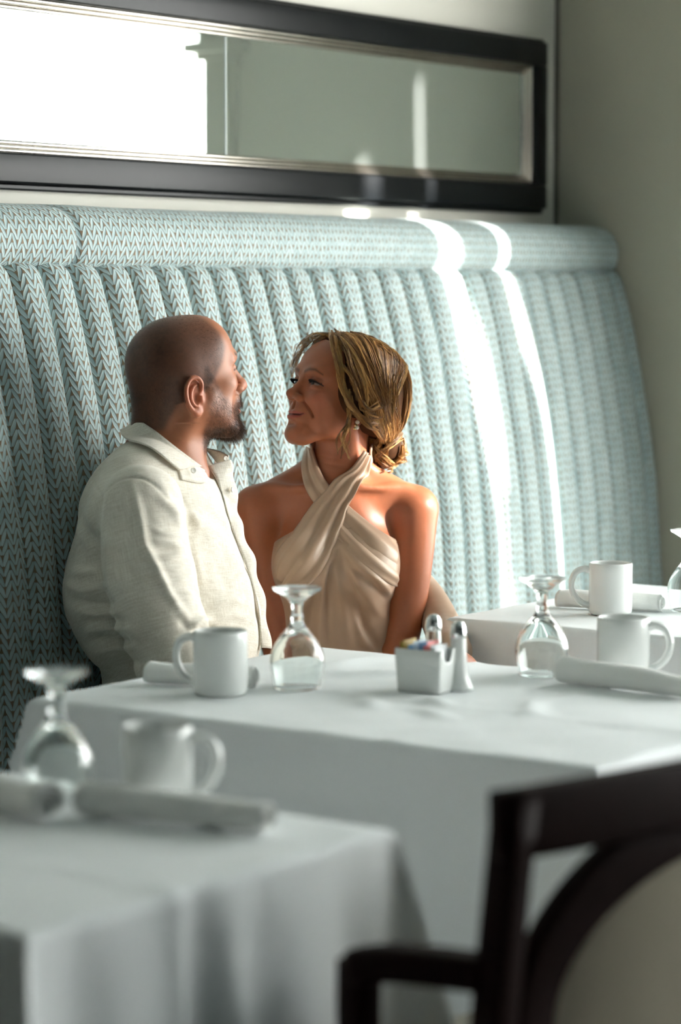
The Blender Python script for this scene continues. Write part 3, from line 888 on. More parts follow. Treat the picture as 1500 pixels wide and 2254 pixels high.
    def mesh(self, smooth=1):
        """naive surface nets -> verts, quads (outward)"""
        d = self.d; s = d < 0
        c = np.zeros(np.array(d.shape) - 1, dtype=np.int16)
        for dx in (0, 1):
            for dy in (0, 1):
                for dz in (0, 1):
                    c += s[dx:d.shape[0] - 1 + dx, dy:d.shape[1] - 1 + dy, dz:d.shape[2] - 1 + dz]
        act = (c > 0) & (c < 8)
        idx = -np.ones(act.shape, dtype=np.int32)
        I = np.argwhere(act)
        idx[act] = np.arange(len(I))
        acc = np.zeros((len(I), 3)); cnt = np.zeros(len(I))
        corners = [(x, y, z) for x in (0, 1) for y in (0, 1) for z in (0, 1)]
        for a in range(8):
            for b in range(a + 1, 8):
                ca, cb = np.array(corners[a]), np.array(corners[b])
                if np.abs(ca - cb).sum() != 1: continue
                A = I + ca; B = I + cb
                da = d[A[:, 0], A[:, 1], A[:, 2]].astype(float); db = d[B[:, 0], B[:, 1], B[:, 2]].astype(float)
                m = (da < 0) != (db < 0)
                t = da[m] / (da[m] - db[m])
                acc[m] += ca + t[:, None] * (cb - ca); cnt[m] += 1
        V = self.lo + (I + acc / cnt[:, None]) * self.h
        quads = []
        for ax in range(3):
            o1, o2 = (ax + 1) % 3, (ax + 2) % 3
            sl0 = [slice(None)] * 3; sl1 = [slice(None)] * 3
            sl0[ax] = slice(0, -1); sl1[ax] = slice(1, None)
            ch = s[tuple(sl0)] != s[tuple(sl1)]
            E_ = np.argwhere(ch)
            E_ = E_[(E_[:, o1] > 0) & (E_[:, o2] > 0) & (E_[:, o1] < d.shape[o1] - 1) & (E_[:, o2] < d.shape[o2] - 1)]
            ins = s[tuple(E_.T)]
            def cell(a, b):
                q = E_.copy(); q[:, o1] -= a; q[:, o2] -= b
                return idx[q[:, 0], q[:, 1], q[:, 2]]
            Q = np.stack([cell(1, 1), cell(0, 1), cell(0, 0), cell(1, 0)], 1)
            Q[~ins] = Q[~ins][:, ::-1]
            quads.append(Q[(Q >= 0).all(1)])
        Q = np.vstack(quads)
        for _ in range(smooth):
            V = laplacian(V, Q, 0.5)
        return V, Q

def laplacian(V, Q, w=0.5):
    e = np.vstack([Q[:, [0, 1]], Q[:, [1, 2]], Q[:, [2, 3]], Q[:, [3, 0]]])
    acc = np.zeros_like(V); cnt = np.zeros(len(V))
    for a, b in ((0, 1), (1, 0)):
        for i in range(3): acc[:, i] += np.bincount(e[:, a], V[e[:, b], i], len(V))
        cnt += np.bincount(e[:, a], minlength=len(V))
    return V * (1 - w) + w * acc / np.maximum(cnt, 1)[:, None]

def vnormals(V, Q):
    n = np.cross(V[Q[:, 2]] - V[Q[:, 0]], V[Q[:, 3]] - V[Q[:, 1]])
    N = np.zeros_like(V)
    for j in range(Q.shape[1]):
        for i in range(3): N[:, i] += np.bincount(Q[:, j], n[:, i], len(V))
    return N / (np.linalg.norm(N, axis=1)[:, None] + 1e-12)

def keep_faces(V, Q, mask):
    """drop faces with any vertex where mask is False"""
    Q = Q[mask[Q].all(1)]
    u = np.unique(Q); m = -np.ones(len(V), int); m[u] = np.arange(len(u))
    return V[u], m[Q], u

def sm(x, a, b):
    t = np.clip((x - a) / (b - a), 0, 1); return t * t * (3 - 2 * t)

def noise3(P, scale, seed=0):
    """cheap smooth value noise in [-1, 1]"""
    q = P * scale; i = np.floor(q).astype(np.int64); f = q - i; f = f * f * (3 - 2 * f)
    out = 0
    for dx in (0, 1):
        for dy in (0, 1):
            for dz in (0, 1):
                hsh = ((i[:, 0] + dx) * 73856093) ^ ((i[:, 1] + dy) * 19349663) ^ ((i[:, 2] + dz) * 83492791) ^ (seed * 2654435761)
                r = ((hsh * 1103515245 + 12345) & 0x7fffffff) / 0x3fffffff - 1
                w = (f[:, 0] if dx else 1 - f[:, 0]) * (f[:, 1] if dy else 1 - f[:, 1]) * (f[:, 2] if dz else 1 - f[:, 2])
                out = out + w * r
    return out

def ear(F, fr, k=0.002, s=1.0):
    """fr: ear frame, u forward, v up, w outward"""
    F.ell((-.002 * s, .001 * s, -.001), (.0165 * s, .028 * s, .0042), 0.004, fr=fr)
    F.ell((.005 * s, .0, -.006), (.013 * s, .022 * s, .009), 0.006, fr=fr)
    hel = [(.006, .001, .002), (.0115, .010, .0045), (.0115, .021, .0055), (.004, .0295, .006), (-.008, .0285, .0065), (-.0165, .018, .007), (-.0180, .004, .007), (-.0145, -.010, .006), (-.0075, -.020, .004), (-.001, -.026, .003)]
    F.chain(np.array(hel) * s, np.array([.0022, .003, .0034, .0036, .0036, .0036, .0034, .0030, .0030, .0034]) * s, k, fr=fr, n=28)
    ant = [(.003, .017, .003), (-.004, .0145, .0045), (-.0085, .006, .005), (-.0085, -.005, .005), (-.0035, -.0135, .0045), (.003, -.0155, .004)]
    F.chain(np.array(ant) * s, np.array([.0022, .0028, .003, .003, .003, .0026]) * s, k, fr=fr, n=18)
    F.ell((.002 * s, -.0245 * s, .002), (.0078 * s, .0085 * s, .0040), 0.003, fr=fr)
    F.ell((.0018 * s, -.004 * s, .0062), (.0062 * s, .0095 * s, .0068), 0.002, fr=fr, mode='sub')
    F.ell((.0105 * s, -.0055 * s, .0035), (.0036 * s, .0058 * s, .0040), 0.003, fr=fr)

def skin_mat(name, rough=0.44):
    t = NT(name)
    a = t.node('ShaderNodeAttribute', attribute_name='Col')
    co = t.coord()
    n = t.noise(180.0, 4.0, co); n2 = t.noise(35.0, 3.0, co)
    f = t.math('ADD', 0.90, t.math('ADD', t.math('MULTIPLY', n, 0.12), t.math('MULTIPLY', n2, 0.10)))
    mul = t.node('ShaderNodeVectorMath', operation='SCALE'); t.l.new(a.outputs['Color'], mul.inputs[0]); t.l.new(f, mul.inputs[3])
    t.set(Base_Color=mul.outputs[0], Roughness=rough, Subsurface_Weight=0.12, Subsurface_Scale=0.012, IOR=1.42)
    t.b.inputs['Subsurface Radius'].default_value = (1.0, 0.35, 0.18)
    t.set(Normal=t.bump(t.noise(700.0, 3.0, co), 0.10, 0.0015))
    return t.m

def hair_mat(name, rough=0.38, spec=0.5):
    t = NT(name)
    a = t.node('ShaderNodeAttribute', attribute_name='Col')
    n = t.noise(90.0, 2.0, t.coord())
    mul = t.node('ShaderNodeVectorMath', operation='SCALE'); t.l.new(a.outputs['Color'], mul.inputs[0])
    t.l.new(t.math('ADD', 0.8, t.math('MULTIPLY', n, 0.4)), mul.inputs[3])
    t.set(Base_Color=mul.outputs[0], Roughness=rough)
    t.b.inputs['Specular IOR Level'].default_value = spec
    return t.m

def strands_vf(paths, r0, r1, cols, n=3):
    """paths: (S, m, 3); tapering 3-sided strands; returns verts, quads, vertex colours"""
    paths = np.asarray(paths, float); S, m, _ = paths.shape
    t = np.gradient(paths, axis=1); t /= np.linalg.norm(t, axis=2, keepdims=True) + 1e-12
    ref = np.tile(np.array([0.31, 0.22, 0.92]), (S, m, 1))
    s_ = np.cross(t, ref); s_ /= np.linalg.norm(s_, axis=2, keepdims=True) + 1e-9
    n_ = np.cross(s_, t)
    tt = np.linspace(0, 1, m)
    r0 = np.broadcast_to(np.asarray(r0, float), (S,)); r1 = np.broadcast_to(np.asarray(r1, float), (S,))
    r = r0[:, None] * (1 - tt ** 2)[None] + r1[:, None] * (tt ** 2)[None]
    a = np.arange(n) * 2 * math.pi / n
    V = paths[:, :, None, :] + r[:, :, None, None] * (np.cos(a)[None, None, :, None] * s_[:, :, None, :] + np.sin(a)[None, None, :, None] * n_[:, :, None, :])
    g = grid_faces(m, n, closed_v=True)
    Q = (g[None] + (np.arange(S) * m * n)[:, None, None]).reshape(-1, 4)
    C = np.repeat(np.asarray(cols, float), m * n, axis=0)
    return V.reshape(-1, 3), Q, C

def simple_hand(F, wrist, fwd, side, up, k=0.006):
    """relaxed five-fingered hand from wrist; fwd finger direction, side towards the thumb, up back of the hand"""
    wrist, fwd, side, up = (np.asarray(v, float) for v in (wrist, fwd, side, up))
    P = lambda f, s_, u: wrist + fwd * f + side * s_ + up * u
    F.ell(P(.05, 0, 0), (.052, .042, .016), k, R=np.stack([fwd, side, up], 1))
    for i, (s_, L) in enumerate(((.027, .075), (.009, .083), (-.009, .077), (-.026, .060))):
        F.chain([P(.075, s_, .002), P(.075 + L * .45, s_ * 1.1, .006), P(.075 + L * .8, s_ * 1.12, -.006), P(.075 + L, s_ * 1.1, -.022)], [.0095, .0085, .0075, .0065], 0.003, n=12)
    F.chain([P(.02, .03, -.002), P(.05, .052, -.006), P(.08, .058, -.012), P(.098, .056, -.018)], [.013, .011, .0095, .007], 0.005, n=12)

# ------------------------------------------------------------------ person in the linen shirt
# person frame: X towards the person's front (the neighbour's side), Y the person's left, Z up
man = thing('person', 'person in a cream linen shirt turned towards the neighbour on the banquette', 'person', (3.496, 2.883, 0), math.radians(-54))
MH = Frame(rot_xyz(0, 0, 29) @ rot_xyz(0, -6, 0), (0.0055, 0.0, 1.2045))
MT = Frame(rot_xyz(0, 0, -15), (0.0, 0.0, 0.0))

def man_head(F):
    f = MH
    F.ell((-.008, 0, .030), (.091, .0745, .0725), 0, fr=f)
    F.ell((-.030, 0, .008), (.069, .070, .075), .03, fr=f)
    F.ell((.034, 0, .035), (.046, .062, .056), .03, fr=f)
    F.ell((.030, 0, -.030), (.052, .061, .062), .03, fr=f)
    for s_ in (-1, 1):
        F.ell((.053, s_ * .043, -.022), (.024, .021, .018), .018, fr=f)
        F.cone((.0, s_ * .053, -.055), (.062, s_ * .030, -.098), .019, .017, .022, fr=f)
        F.ell((.030, s_ * .047, -.060), (.030, .016, .030), .02, fr=f)
        F.chain([(.066, s_ * .046, .020), (.080, s_ * .028, .0235), (.0845, s_ * .008, .018)], [.009, .0105, .009], .012, fr=f, n=9)
        F.ell((.087, s_ * .0315, .000), (.014, .0175, .0105), .010, fr=f, mode='sub')
        F.ell((.0695, s_ * .0315, -.0005), (.0125, .0125, .0125), .003, fr=f)
        F.ell((.0705, s_ * .0320, .0045), (.0128, .0150, .0085), .003, fr=f)
        F.ell((.0700, s_ * .0320, -.0080), (.0120, .0150, .0055), .004, fr=f)
    F.ell((.066, 0, -.103), (.026, .030, .017), .02, fr=f)
    F.ell((.080, 0, -.102), (.012, .017, .012), .012, fr=f)
    F.ell((.062, 0, -.062), (.030, .036, .034), .02, fr=f)
    # nose
    F.cone((.083, 0, .010), (.103, 0, -.026), .0075, .0105, .012, fr=f)
    F.ell((.1055, 0, -.0325), (.0125, .0125, .0115), .007, fr=f)
    for s_ in (-1, 1):
        F.ell((.0945, s_ * .0125, -.0365), (.0115, .0085, .0085), .005, fr=f)
        F.ell((.0985, s_ * .0065, -.0440), (.0060, .0038, .0035), .003, fr=f, mode='sub')
    # mouth
    F.ell((.086, 0, -.0545), (.010, .026, .012), .010, fr=f)
    F.ell((.0900, 0, -.0655), (.0085, .0225, .0052), .004, fr=f)
    F.ell((.0885, 0, -.0765), (.0090, .0200, .0062), .004, fr=f)
    F.ell((.1000, 0, -.0708), (.0060, .0220, .0013), .003, fr=f, mode='sub')
    F.ell((.090, 0, -.0875), (.007, .014, .004), .006, fr=f, mode='sub')
    # ears
    for s_ in (-1, 1):
        a = math.radians(4)
        u = np.array([math.cos(a), -s_ * math.sin(a), 0]); v = np.array([-.20, s_ * .05, .98]); v -= u * (u @ v); v /= np.linalg.norm(v)
        w = np.cross(u, v) * 1.0
        if w[1] * s_ < 0: w = -w
        ear(F, f.sub(np.stack([u, v, w], 1), (-.021, s_ * .0740, -.033)), s=1.08)
    # neck
    F.cone(f.inv(np.array([-.012, 0, 1.14])), f.inv(np.array([-.022, 0, 1.00])), .0560, .0640, .035, fr=f)
    F.chain([f((-.045, 0, -.035)), (-.040, 0, 1.10), (-.05, 0, 1.02)], [.048, .050, .062], .03)
    F.chain([f((.012, -.060, -.040)), (.000, -.045, 1.09), (.035, -.012, 1.03)], [.010, .014, .012], .02)   # neck tendon

def man_torso(F, off=0.0, arms=True):
    T = MT
    F.ell((-.038, 0, .925), (.122, .172, .160), .0, fr=T, off=off)
    F.ell((-.082, 0, .915), (.098, .158, .155), .05, fr=T, off=off)
    F.chain([(-.052, -.168, .985), (-.040, -.09, 1.035), (-.036, 0, 1.040), (-.040, .09, 1.035), (-.052, .168, .985)], [.056, .050, .050, .050, .056], .05, fr=T, off=off)
    F.ell((.012, 0, .760), (.124, .158, .165), .06, fr=T, off=off)
    F.ell((-.060, 0, .780), (.118, .160, .130), .05, fr=T, off=off)
    F.ell((-.088, -.03, .830), (.105, .165, .110), .05, fr=T, off=off)
    F.ell((-.015, 0, .580), (.150, .172, .125), .05, fr=T, off=off)

# near arm (person's right) and far arm, joint positions
RA = [(-.056, -.188, .990), (-.040, -.222, .860), (.008, -.238, .728)]
RW = [(.065, -.215, .670), (.180, -.150, .620)]
LA = [(-.005, .185, .990), (-.005, .205, .850), (.000, .200, .730)]
LW = [(.07, .17, .650), (.180, .110, .610)]

Fh = Field((-.135, -.125, 1.035), (.165, .125, 1.325), .0014)
man_head(Fh)
man_torso(Fh, -.014)
Vh, Qh = Fh.mesh(1)
Fb = Field((-.24, -.34, .42), (.46, .34, 1.045), .006)
man_head(Fb); man_torso(Fb, -.014)
for A, W in ((RA, RW), (LA, LW)):
    Fb.chain(A + W, [.052, .046, .040, .036, .028], .02)
simple_hand(Fb, RW[-1], np.array([.90, .30, -.30]) / 1.0, np.array([.30, -.0, .0]) * 0 + np.array([-.30, .95, 0.0]), np.array([.28, .1, .95]))
simple_hand(Fb, LW[-1], np.array([.80, -.45, -.35]), np.array([-.45, -.85, 0.0]), np.array([.28, -.1, .95]))
Vb, Qb = Fb.mesh(2)

def man_paint(V):
    L = MH.inv(V); x, y, z = L[:, 0], L[:, 1], L[:, 2]
    skin = np.array(rgb(162, 104, 75)[:3]); C = np.tile(skin, (len(V), 1))
    def blend(c, m):
        nonlocal C
        C = C * (1 - m[:, None]) + np.array(c[:3]) * m[:, None]
    n1 = noise3(V, 260, 1); n2 = noise3(V, 90, 2)
    blend(rgb(178, 106, 78), sm(np.abs(y), .069, .076) * (((x + .020) / .024) ** 2 + ((z + .033) / .036) ** 2 < 1) * 0.7)              # ears
    blend(rgb(178, 112, 88), sm(x, .095, .108) * sm(-z, .015, .03) * 0.5)                   # nose tip
    blend(rgb(150, 84, 74), np.exp(-(((z + .0705) / .0085) ** 2)) * sm(x, .080, .088) * (np.abs(y) < .024) * 0.75)
    # cropped hair
    line = np.interp(z, [-.12, -.075, -.045, -.030, -.005, .020, .045, .07, .09, .11], [-.070, -.060, -.045, .004, .030, .044, .054, .050, .036, .022])
    hair = sm(line - x, -.006, .010) * sm(z + .02 * (x > -.02), -.100, -.078)
    hair = np.where((np.abs(y) > .0695) & (((x + .020) / .0195) ** 2 + ((z + .033) / .031) ** 2 < 1), 0, hair)
    hair = np.where((np.abs(y) > .0765) & (((x + .020) / .026) ** 2 + ((z + .033) / .037) ** 2 < 1), 0, hair)
    hair = hair * (1 - 0.45 * sm(z, .06, .105) * sm(x, -.05, .04))
    hair *= (0.90 + .06 * n1 + .05 * n2) * (0.86 + 0.14 * sm(-x, .0, .08))
    blend(rgb(58, 39, 31), np.clip(hair, 0, 1) * 0.92)
    # beard
    up = np.interp(x, [-.002, .012, .026, .040, .055, .07, .088, .11], [.030, .018, -.006, -.034, -.050, -.054, -.042, -.040])
    beard = sm(up - z, -.006, .014) * sm(x, -.004, .010) * sm(z, -.150, -.120)
    lips = np.exp(-(((z + .0715) / .010) ** 2)) * (np.abs(y) < .021) * (x > .080)
    thin = 0.50 + 0.50 * np.clip(sm(x, .055, .085) + sm(-z, .085, .105), 0, 1)
    beard = beard * np.where((np.abs(y) > .0695) & (((x + .020) / .0215) ** 2 + ((z + .033) / .033) ** 2 < 1), 0, 1) * thin * (1 - lips) * (0.82 + .25 * n1 + .12 * n2)
    blend(rgb(44, 30, 25), np.clip(beard, 0, 1) * 0.92)
    # brows and lash line
    blend(rgb(38, 28, 24), np.exp(-(((z - .0225 - .006 * (np.abs(y) - .03) / .02) / .0035) ** 2)) * (np.abs(y) > .010) * (np.abs(y) < .048) * (x > .06) * .9)
    blend(rgb(34, 24, 22), np.exp(-(((z - .0005) / .0018) ** 2)) * (np.abs(y) > .018) * (np.abs(y) < .046) * (x > .068) * .85)
    return np.clip(C, 0, 1)

Vall = np.vstack([Vh, Vb]); Qall = np.vstack([Qh, Qb + len(Vh)])
M['man_skin'] = skin_mat('tan_skin')
mesh_obj('body', Vall, Qall, M['man_skin'], man, col=man_paint(Vall))

# cropped hair and beard as short bristles
def bristles(V, N, dens, length, lean_dir, r, cols, seed, name, mat, parent, F=None):
    rg = np.random.default_rng(seed)
    pick = rg.random(len(V)) < dens
    P = V[pick] + rg.normal(0, .0006, (pick.sum(), 3)); Nn = N[pick]
    ln = length[pick] * rg.uniform(.6, 1.25, len(P))
    d = Nn * 0.75 + lean_dir + rg.normal(0, .22, P.shape); d /= np.linalg.norm(d, axis=1)[:, None]
    t = np.linspace(0, 1, 4)
    droop = lean_dir * 0.45
    path = P[:, None] - Nn[:, None] * .0006 + d[:, None] * (t * 1.0)[None, :, None] * ln[:, None, None] + droop * (t ** 2)[None, :, None] * ln[:, None, None]
    c = np.array([rgb(*k)[:3] for k in cols])[rg.integers(0, len(cols), len(P))]
    v, q, cc = strands_vf(path, r, r * .3, c)
    return mesh_obj(name, v, q, mat, parent, col=cc)
Nh = vnormals(Vh, Qh)
L = MH.inv(Vh); x, y, z = L.T
line = np.interp(z, [-.12, -.075, -.045, -.030, -.005, .020, .045, .07, .09, .11], [-.070, -.060, -.045, .002, .026, .040, .050, .044, .030, .014])
hm = sm(line - x, -.002, .012) * (z > -.090) * ~((np.abs(y) > .074) & (((x + .020) / .026) ** 2 + ((z + .033) / .037) ** 2 < 1))
M['man_hair'] = hair_mat('dark_hair', .55, .2)
bristles(Vh, Nh, hm * .30, np.full(len(Vh), .0022), MH.R @ np.array([.25, 0, -.45]), .00010, [(54, 38, 30), (70, 50, 40), (44, 32, 26)], 3, 'hair', M['man_hair'], man)
up = np.interp(x, [-.002, .012, .026, .040, .055, .07, .088, .11], [.026, .014, -.010, -.038, -.054, -.058, -.045, -.043])
bmk = sm(up - z, -.002, .012) * sm(x, -.002, .012) * (z > -.140) * ~((np.abs(y) > .0695) & (((x + .020) / .024) ** 2 + ((z + .033) / .035) ** 2 < 1)) * (1 - np.exp(-(((z + .0715) / .009) ** 2)) * (np.abs(y) < .020) * (x > .080))
bl = .0030 + .0010 * sm(x, .02, .05) + .009 * sm(x, .05, .085) * sm(-z, .07, .11) + .003 * sm(x, .085, .1)
bristles(Vh, Nh, bmk * (.50 + .45 * sm(x, .05, .08)), bl, MH.R @ np.array([.10, 0, -.75]), .00011, [(44, 30, 23), (68, 46, 33), (34, 23, 19), (92, 64, 46), (116, 90, 70)], 5, 'beard', M['man_hair'], man)

# linen shirt
def linen():
    t = NT('cream_linen')
    co = t.coord()
    wp = t.mapping(co, (1, 1, 1), (0.35, 0.2, 0.5))
    def slub(sc):
        n = t.noise(1.0, 3.0, t.mapping(wp, sc)); return n
    a, b = slub((900, 900, 28)), slub((28, 60, 900))
    f = t.math('MULTIPLY', t.math('ADD', a, b), 0.5)
    c = t.mix(t.ramp(f, [(0.36, (0, 0, 0, 1)), (0.64, (1, 1, 1, 1))]), rgb(206, 196, 178), rgb(238, 232, 220))
    h = t.math('ADD', t.math('MULTIPLY', f, 0.35), t.noise(26.0, 3.0, co))
    t.set(Base_Color=c, Roughness=0.85, Sheen_Weight=0.2, Normal=t.bump(h, 0.30, 0.006))
    return t.m
M['linen'] = linen()
Fs = Field((-.27, -.345, .50), (.24, .31, 1.115), .0035)
man_torso(Fs, 0.0)
Fs.cone((-.034, 0, .96), (-.036, 0, .995), .080, .070, .025)
Fs.chain(LA, [.066, .064, .060], .012)
Fs.chain(LA[2:] + LW, [.060, .050, .040], .02)
# sleeve nearest the camera, with its folds
Fs.chain(RA, [.070, .076, .068], .014)
Fs.chain(RA[2:] + RW, [.066, .055, .043], .02)
Fs.chain([(-.125, -.205, 1.00), (-.143, -.225, .93), (-.125, -.245, .86), (-.092, -.255, .79), (-.060, -.262, .735)], [.003, .010, .013, .011, .008], .016, mode='sub', n=15)
Fs.chain([(.022, -.215, 1.00), (.052, -.222, .90), (.066, -.215, .82), (.080, -.222, .760)], [.003, .010, .011, .010], .014, mode='sub', n=12)
# the open neck
Fs.ell((.030, -.006, 1.080), (.060, .045, .060), .01, mode='sub', R=rot_xyz(0, 30, 0))
Vs, Qs = Fs.mesh(1)
Ns = vnormals(Vs, Qs)
def fold_disp(V, N, folds, depth0, px0, zoom=3.061, org=(130, 900), wsc=1.0):
    """soft ridges (h > 0) and valleys (h < 0), in mm, along creases drawn on the side facing the table"""
    k = F_PX / (depth0 + V[:, 1])
    u = (px0 + V[:, 0] * k - org[0]) * zoom; w_ = (640 + (1.35 - V[:, 2]) * k - org[1]) * zoom
    face = sm(-N[:, 1], -.35, .25)
    D = np.zeros(len(V))
    for pts, h, wd in folds:
        q = spline(np.array(pts, float), 6 * len(pts)); L = len(q) - 1
        lo, hi = q.min(0) - 4 * wd, q.max(0) + 4 * wd
        idx = np.where((u > lo[0]) & (u < hi[0]) & (w_ > lo[1]) & (w_ < hi[1]))[0]
        if not len(idx): continue
        P = np.stack([u[idx], w_[idx]], 1)
        best = np.full(len(idx), 1e9); tb = np.zeros(len(idx))
        for i in range(L):
            a_, d_ = q[i], q[i + 1] - q[i]
            t = np.clip(((P - a_) @ d_) / (d_ @ d_ + 1e-9), 0, 1)
            dist = np.linalg.norm(P - a_ - t[:, None] * d_, axis=1)
            m = dist < best
            best[m] = dist[m]; tb[m] = (i + t[m]) / L
        D[idx] += h * .001 * np.exp(-(best / wd) ** 2) * np.sin(np.pi * np.clip(tb, .02, .98)) ** .6
    return D * face
FOLDS = [
    ([(545, 500), (585, 640), (620, 800), (645, 930), (720, 1080), (800, 1240), (870, 1350), (950, 1450)], 9, 30),
    ([(470, 640), (520, 800), (540, 950)], -3, 40), ([(430, 900), (520, 1100), (640, 1300)], -4, 60),
    ([(650, 790), (760, 840), (890, 850)], 3.5, 22), ([(680, 890), (800, 905), (915, 945)], 4, 20), ([(660, 985), (800, 1000), (915, 965)], 5, 22), ([(690, 940), (800, 955), (900, 955)], -3, 16),
    ([(700, 1060), (830, 1080), (940, 1040)], 3, 22), ([(760, 1180), (860, 1170), (960, 1130)], 3, 22), ([(820, 1290), (920, 1270), (1000, 1220)], 3, 22),
    ([(740, 600), (830, 700), (885, 800)], 5, 26), ([(800, 540), (890, 700), (915, 830)], -5, 22),
    ([(800, 600), (880, 690), (950, 765), (960, 840)], 7, 30), ([(960, 700), (1020, 800), (1060, 900)], 3, 40), ([(940, 900), (960, 1080), (1010, 1240)], 4, 34),
    ([(1000, 560), (1080, 700), (1160, 820)], 4, 36), ([(1090, 800), (1170, 980), (1240, 1150)], 4, 34), ([(1050, 1000), (1130, 1150), (1180, 1320)], -3, 40), ([(1060, 1330), (1180, 1300), (1300, 1330)], 4, 26), ([(1080, 1420), (1200, 1400), (1330, 1440)], 4, 26),
    ([(340, 590), (420, 505), (520, 460), (620, 465), (710, 520), (790, 610)], -3, 9),
    ([(240, 480), (290, 540), (330, 585)], -2, 10),
    ([(130, 800), (220, 900), (260, 1010)], 5, 40), ([(150, 620), (240, 720), (270, 830)], 4, 40),
    ([(70, 1080), (190, 1110), (300, 1090)], 6, 34), ([(60, 1180), (200, 1235), (390, 1190)], 9, 32), ([(90, 1270), (260, 1320), (440, 1310)], -9, 34), ([(140, 1370), (300, 1390), (470, 1380)], 7, 34),
    ([(180, 1450), (330, 1430), (520, 1440)], -8, 30), ([(190, 1520), (350, 1480), (545, 1500)], 8, 28), ([(190, 1590), (360, 1560), (580, 1580)], -7, 28), ([(200, 1680), (380, 1620), (600, 1630)], 6, 30), ([(220, 1780), (400, 1720), (640, 1720)], -5, 30),
    ([(1095, 640), (1170, 800), (1250, 1000), (1320, 1200), (1345, 1400), (1370, 1600)], -5, 13), ([(1070, 640), (1140, 800), (1215, 1000), (1280, 1200), (1310, 1400), (1335, 1600)], 3, 20),
    ([(960, 1480), (1010, 1440), (1060, 1440)], 9, 26), ([(960, 1530), (1010, 1495), (1070, 1480)], -8, 18), ([(880, 1440), (950, 1500)], -5, 24),
]
rough = noise3(Vs, 28, 4) * .0016 + noise3(Vs, 60, 5) * .0008
Vs = Vs + Ns * (rough + fold_disp(Vs, Ns, FOLDS, 4.52, 400))[:, None]
Vs = laplacian(Vs, Qs, .35)
Vs, Qs, _u = keep_faces(Vs, Qs, Vs[:, 2] > .53)
shirt = mesh_obj('shirt', Vs, Qs, M['linen'], man)

def patch_vf(A, B, n=28, m=9, bulge=0.0, thick=.0016, wav=0.0, wf=60.0, ph=0.0, over=None, lift=(.003, .008)):
    """double-sided cloth patch between two polylines"""
    A, B = spline(A, n), spline(B, n)
    t = np.linspace(0, 1, m)
    P = A[:, None] * (1 - t)[None, :, None] + B[:, None] * t[None, :, None]
    du = np.gradient(P, axis=0); dv = np.gradient(P, axis=1)
    N = np.cross(du, dv); N /= np.linalg.norm(N, axis=2, keepdims=True) + 1e-12
    s_ = np.linspace(0, 1, n)
    P = P + N * (bulge * np.sin(np.pi * t)[None, :] + wav * np.sin(s_ * wf + ph)[:, None] * t[None, :])[..., None]
    if over is not None:                 # keep the patch clear of the garment below
        q = P.reshape(-1, 3); need = np.tile(np.linspace(lift[0], lift[1], m), n)
        for _ in range(6):
            d = over.sample(q); q = q + over.grad(q) * np.clip(need - d, 0, .01)[:, None]
        P = q.reshape(n, m, 3)
        for _ in range(3):
            P[1:-1] = (P[:-2] + 2 * P[1:-1] + P[2:]) / 4
    P1, P2 = P + N * thick / 2, P - N * thick / 2
    g = grid_faces(n, m); k = n * m
    f = [tuple(q) for q in g] + [tuple(int(i) + k for i in reversed(q)) for q in g]
    edge = [i * m for i in range(n)] + [(n - 1) * m + j for j in range(1, m)] + [i * m + m - 1 for i in range(n - 2, -1, -1)] + [j for j in range(m - 2, 0, -1)]
    for a, b in zip(edge, edge[1:] + edge[:1]): f.append((a, a + k, b + k, b))
    return np.vstack([P1.reshape(-1, 3), P2.reshape(-1, 3)]), f
cT = [(-.082, .012, 1.131), (-.070, -.034, 1.124), (-.037, -.066, 1.105), (-.009, -.070, 1.080), (.021, -.058, 1.056), (.037, -.043, 1.043)]
cB = [(-.104, .012, 1.105), (-.096, -.048, 1.098), (-.076, -.083, 1.087), (-.046, -.098, 1.060), (-.028, -.101, 1.048), (-.0117, -.097, 1.037)]
cT = [(x_ - .004 * (z_ > 1.1), y_ - .003, z_ + .004) for x_, y_, z_ in cT]
cB = [((x_ + .034) * 1.07 - .034, y_ * 1.07, z_ + .002) for x_, y_, z_ in cB]
v, f = patch_vf(cT, cB, 44, 13, .007, .0024, over=Fs); mesh_obj('collar', v, f, M['linen'], man)
gT = [(-.082, -.012, 1.131), (-.060, .042, 1.116), (-.020, .070, 1.092), (.030, .068, 1.074), (.062, .052, 1.067), (.080, .036, 1.060)]
gB = [(-.104, -.012, 1.105), (-.085, .065, 1.090), (-.030, .104, 1.062), (.030, .106, 1.042), (.068, .092, 1.036), (.086, .064, 1.030)]
v, f = patch_vf(gT, gB, 44, 13, -.006, .0024, over=Fs); mesh_obj('collar', v, f, M['linen'], man)
v, f = patch_vf([(-.018, -.092, 1.052), (.012, -.075, 1.052), (.030, -.055, 1.048), (.0415, -.040, 1.040)], [(-.006, -.100, 1.022), (.020, -.082, 1.018), (.036, -.060, 1.015), (.044, -.044, 1.020)], 20, 6, .003, .0022, over=Fs, lift=(.002, .003))
mesh_obj('collar_stand', v, f, M['linen'], man)
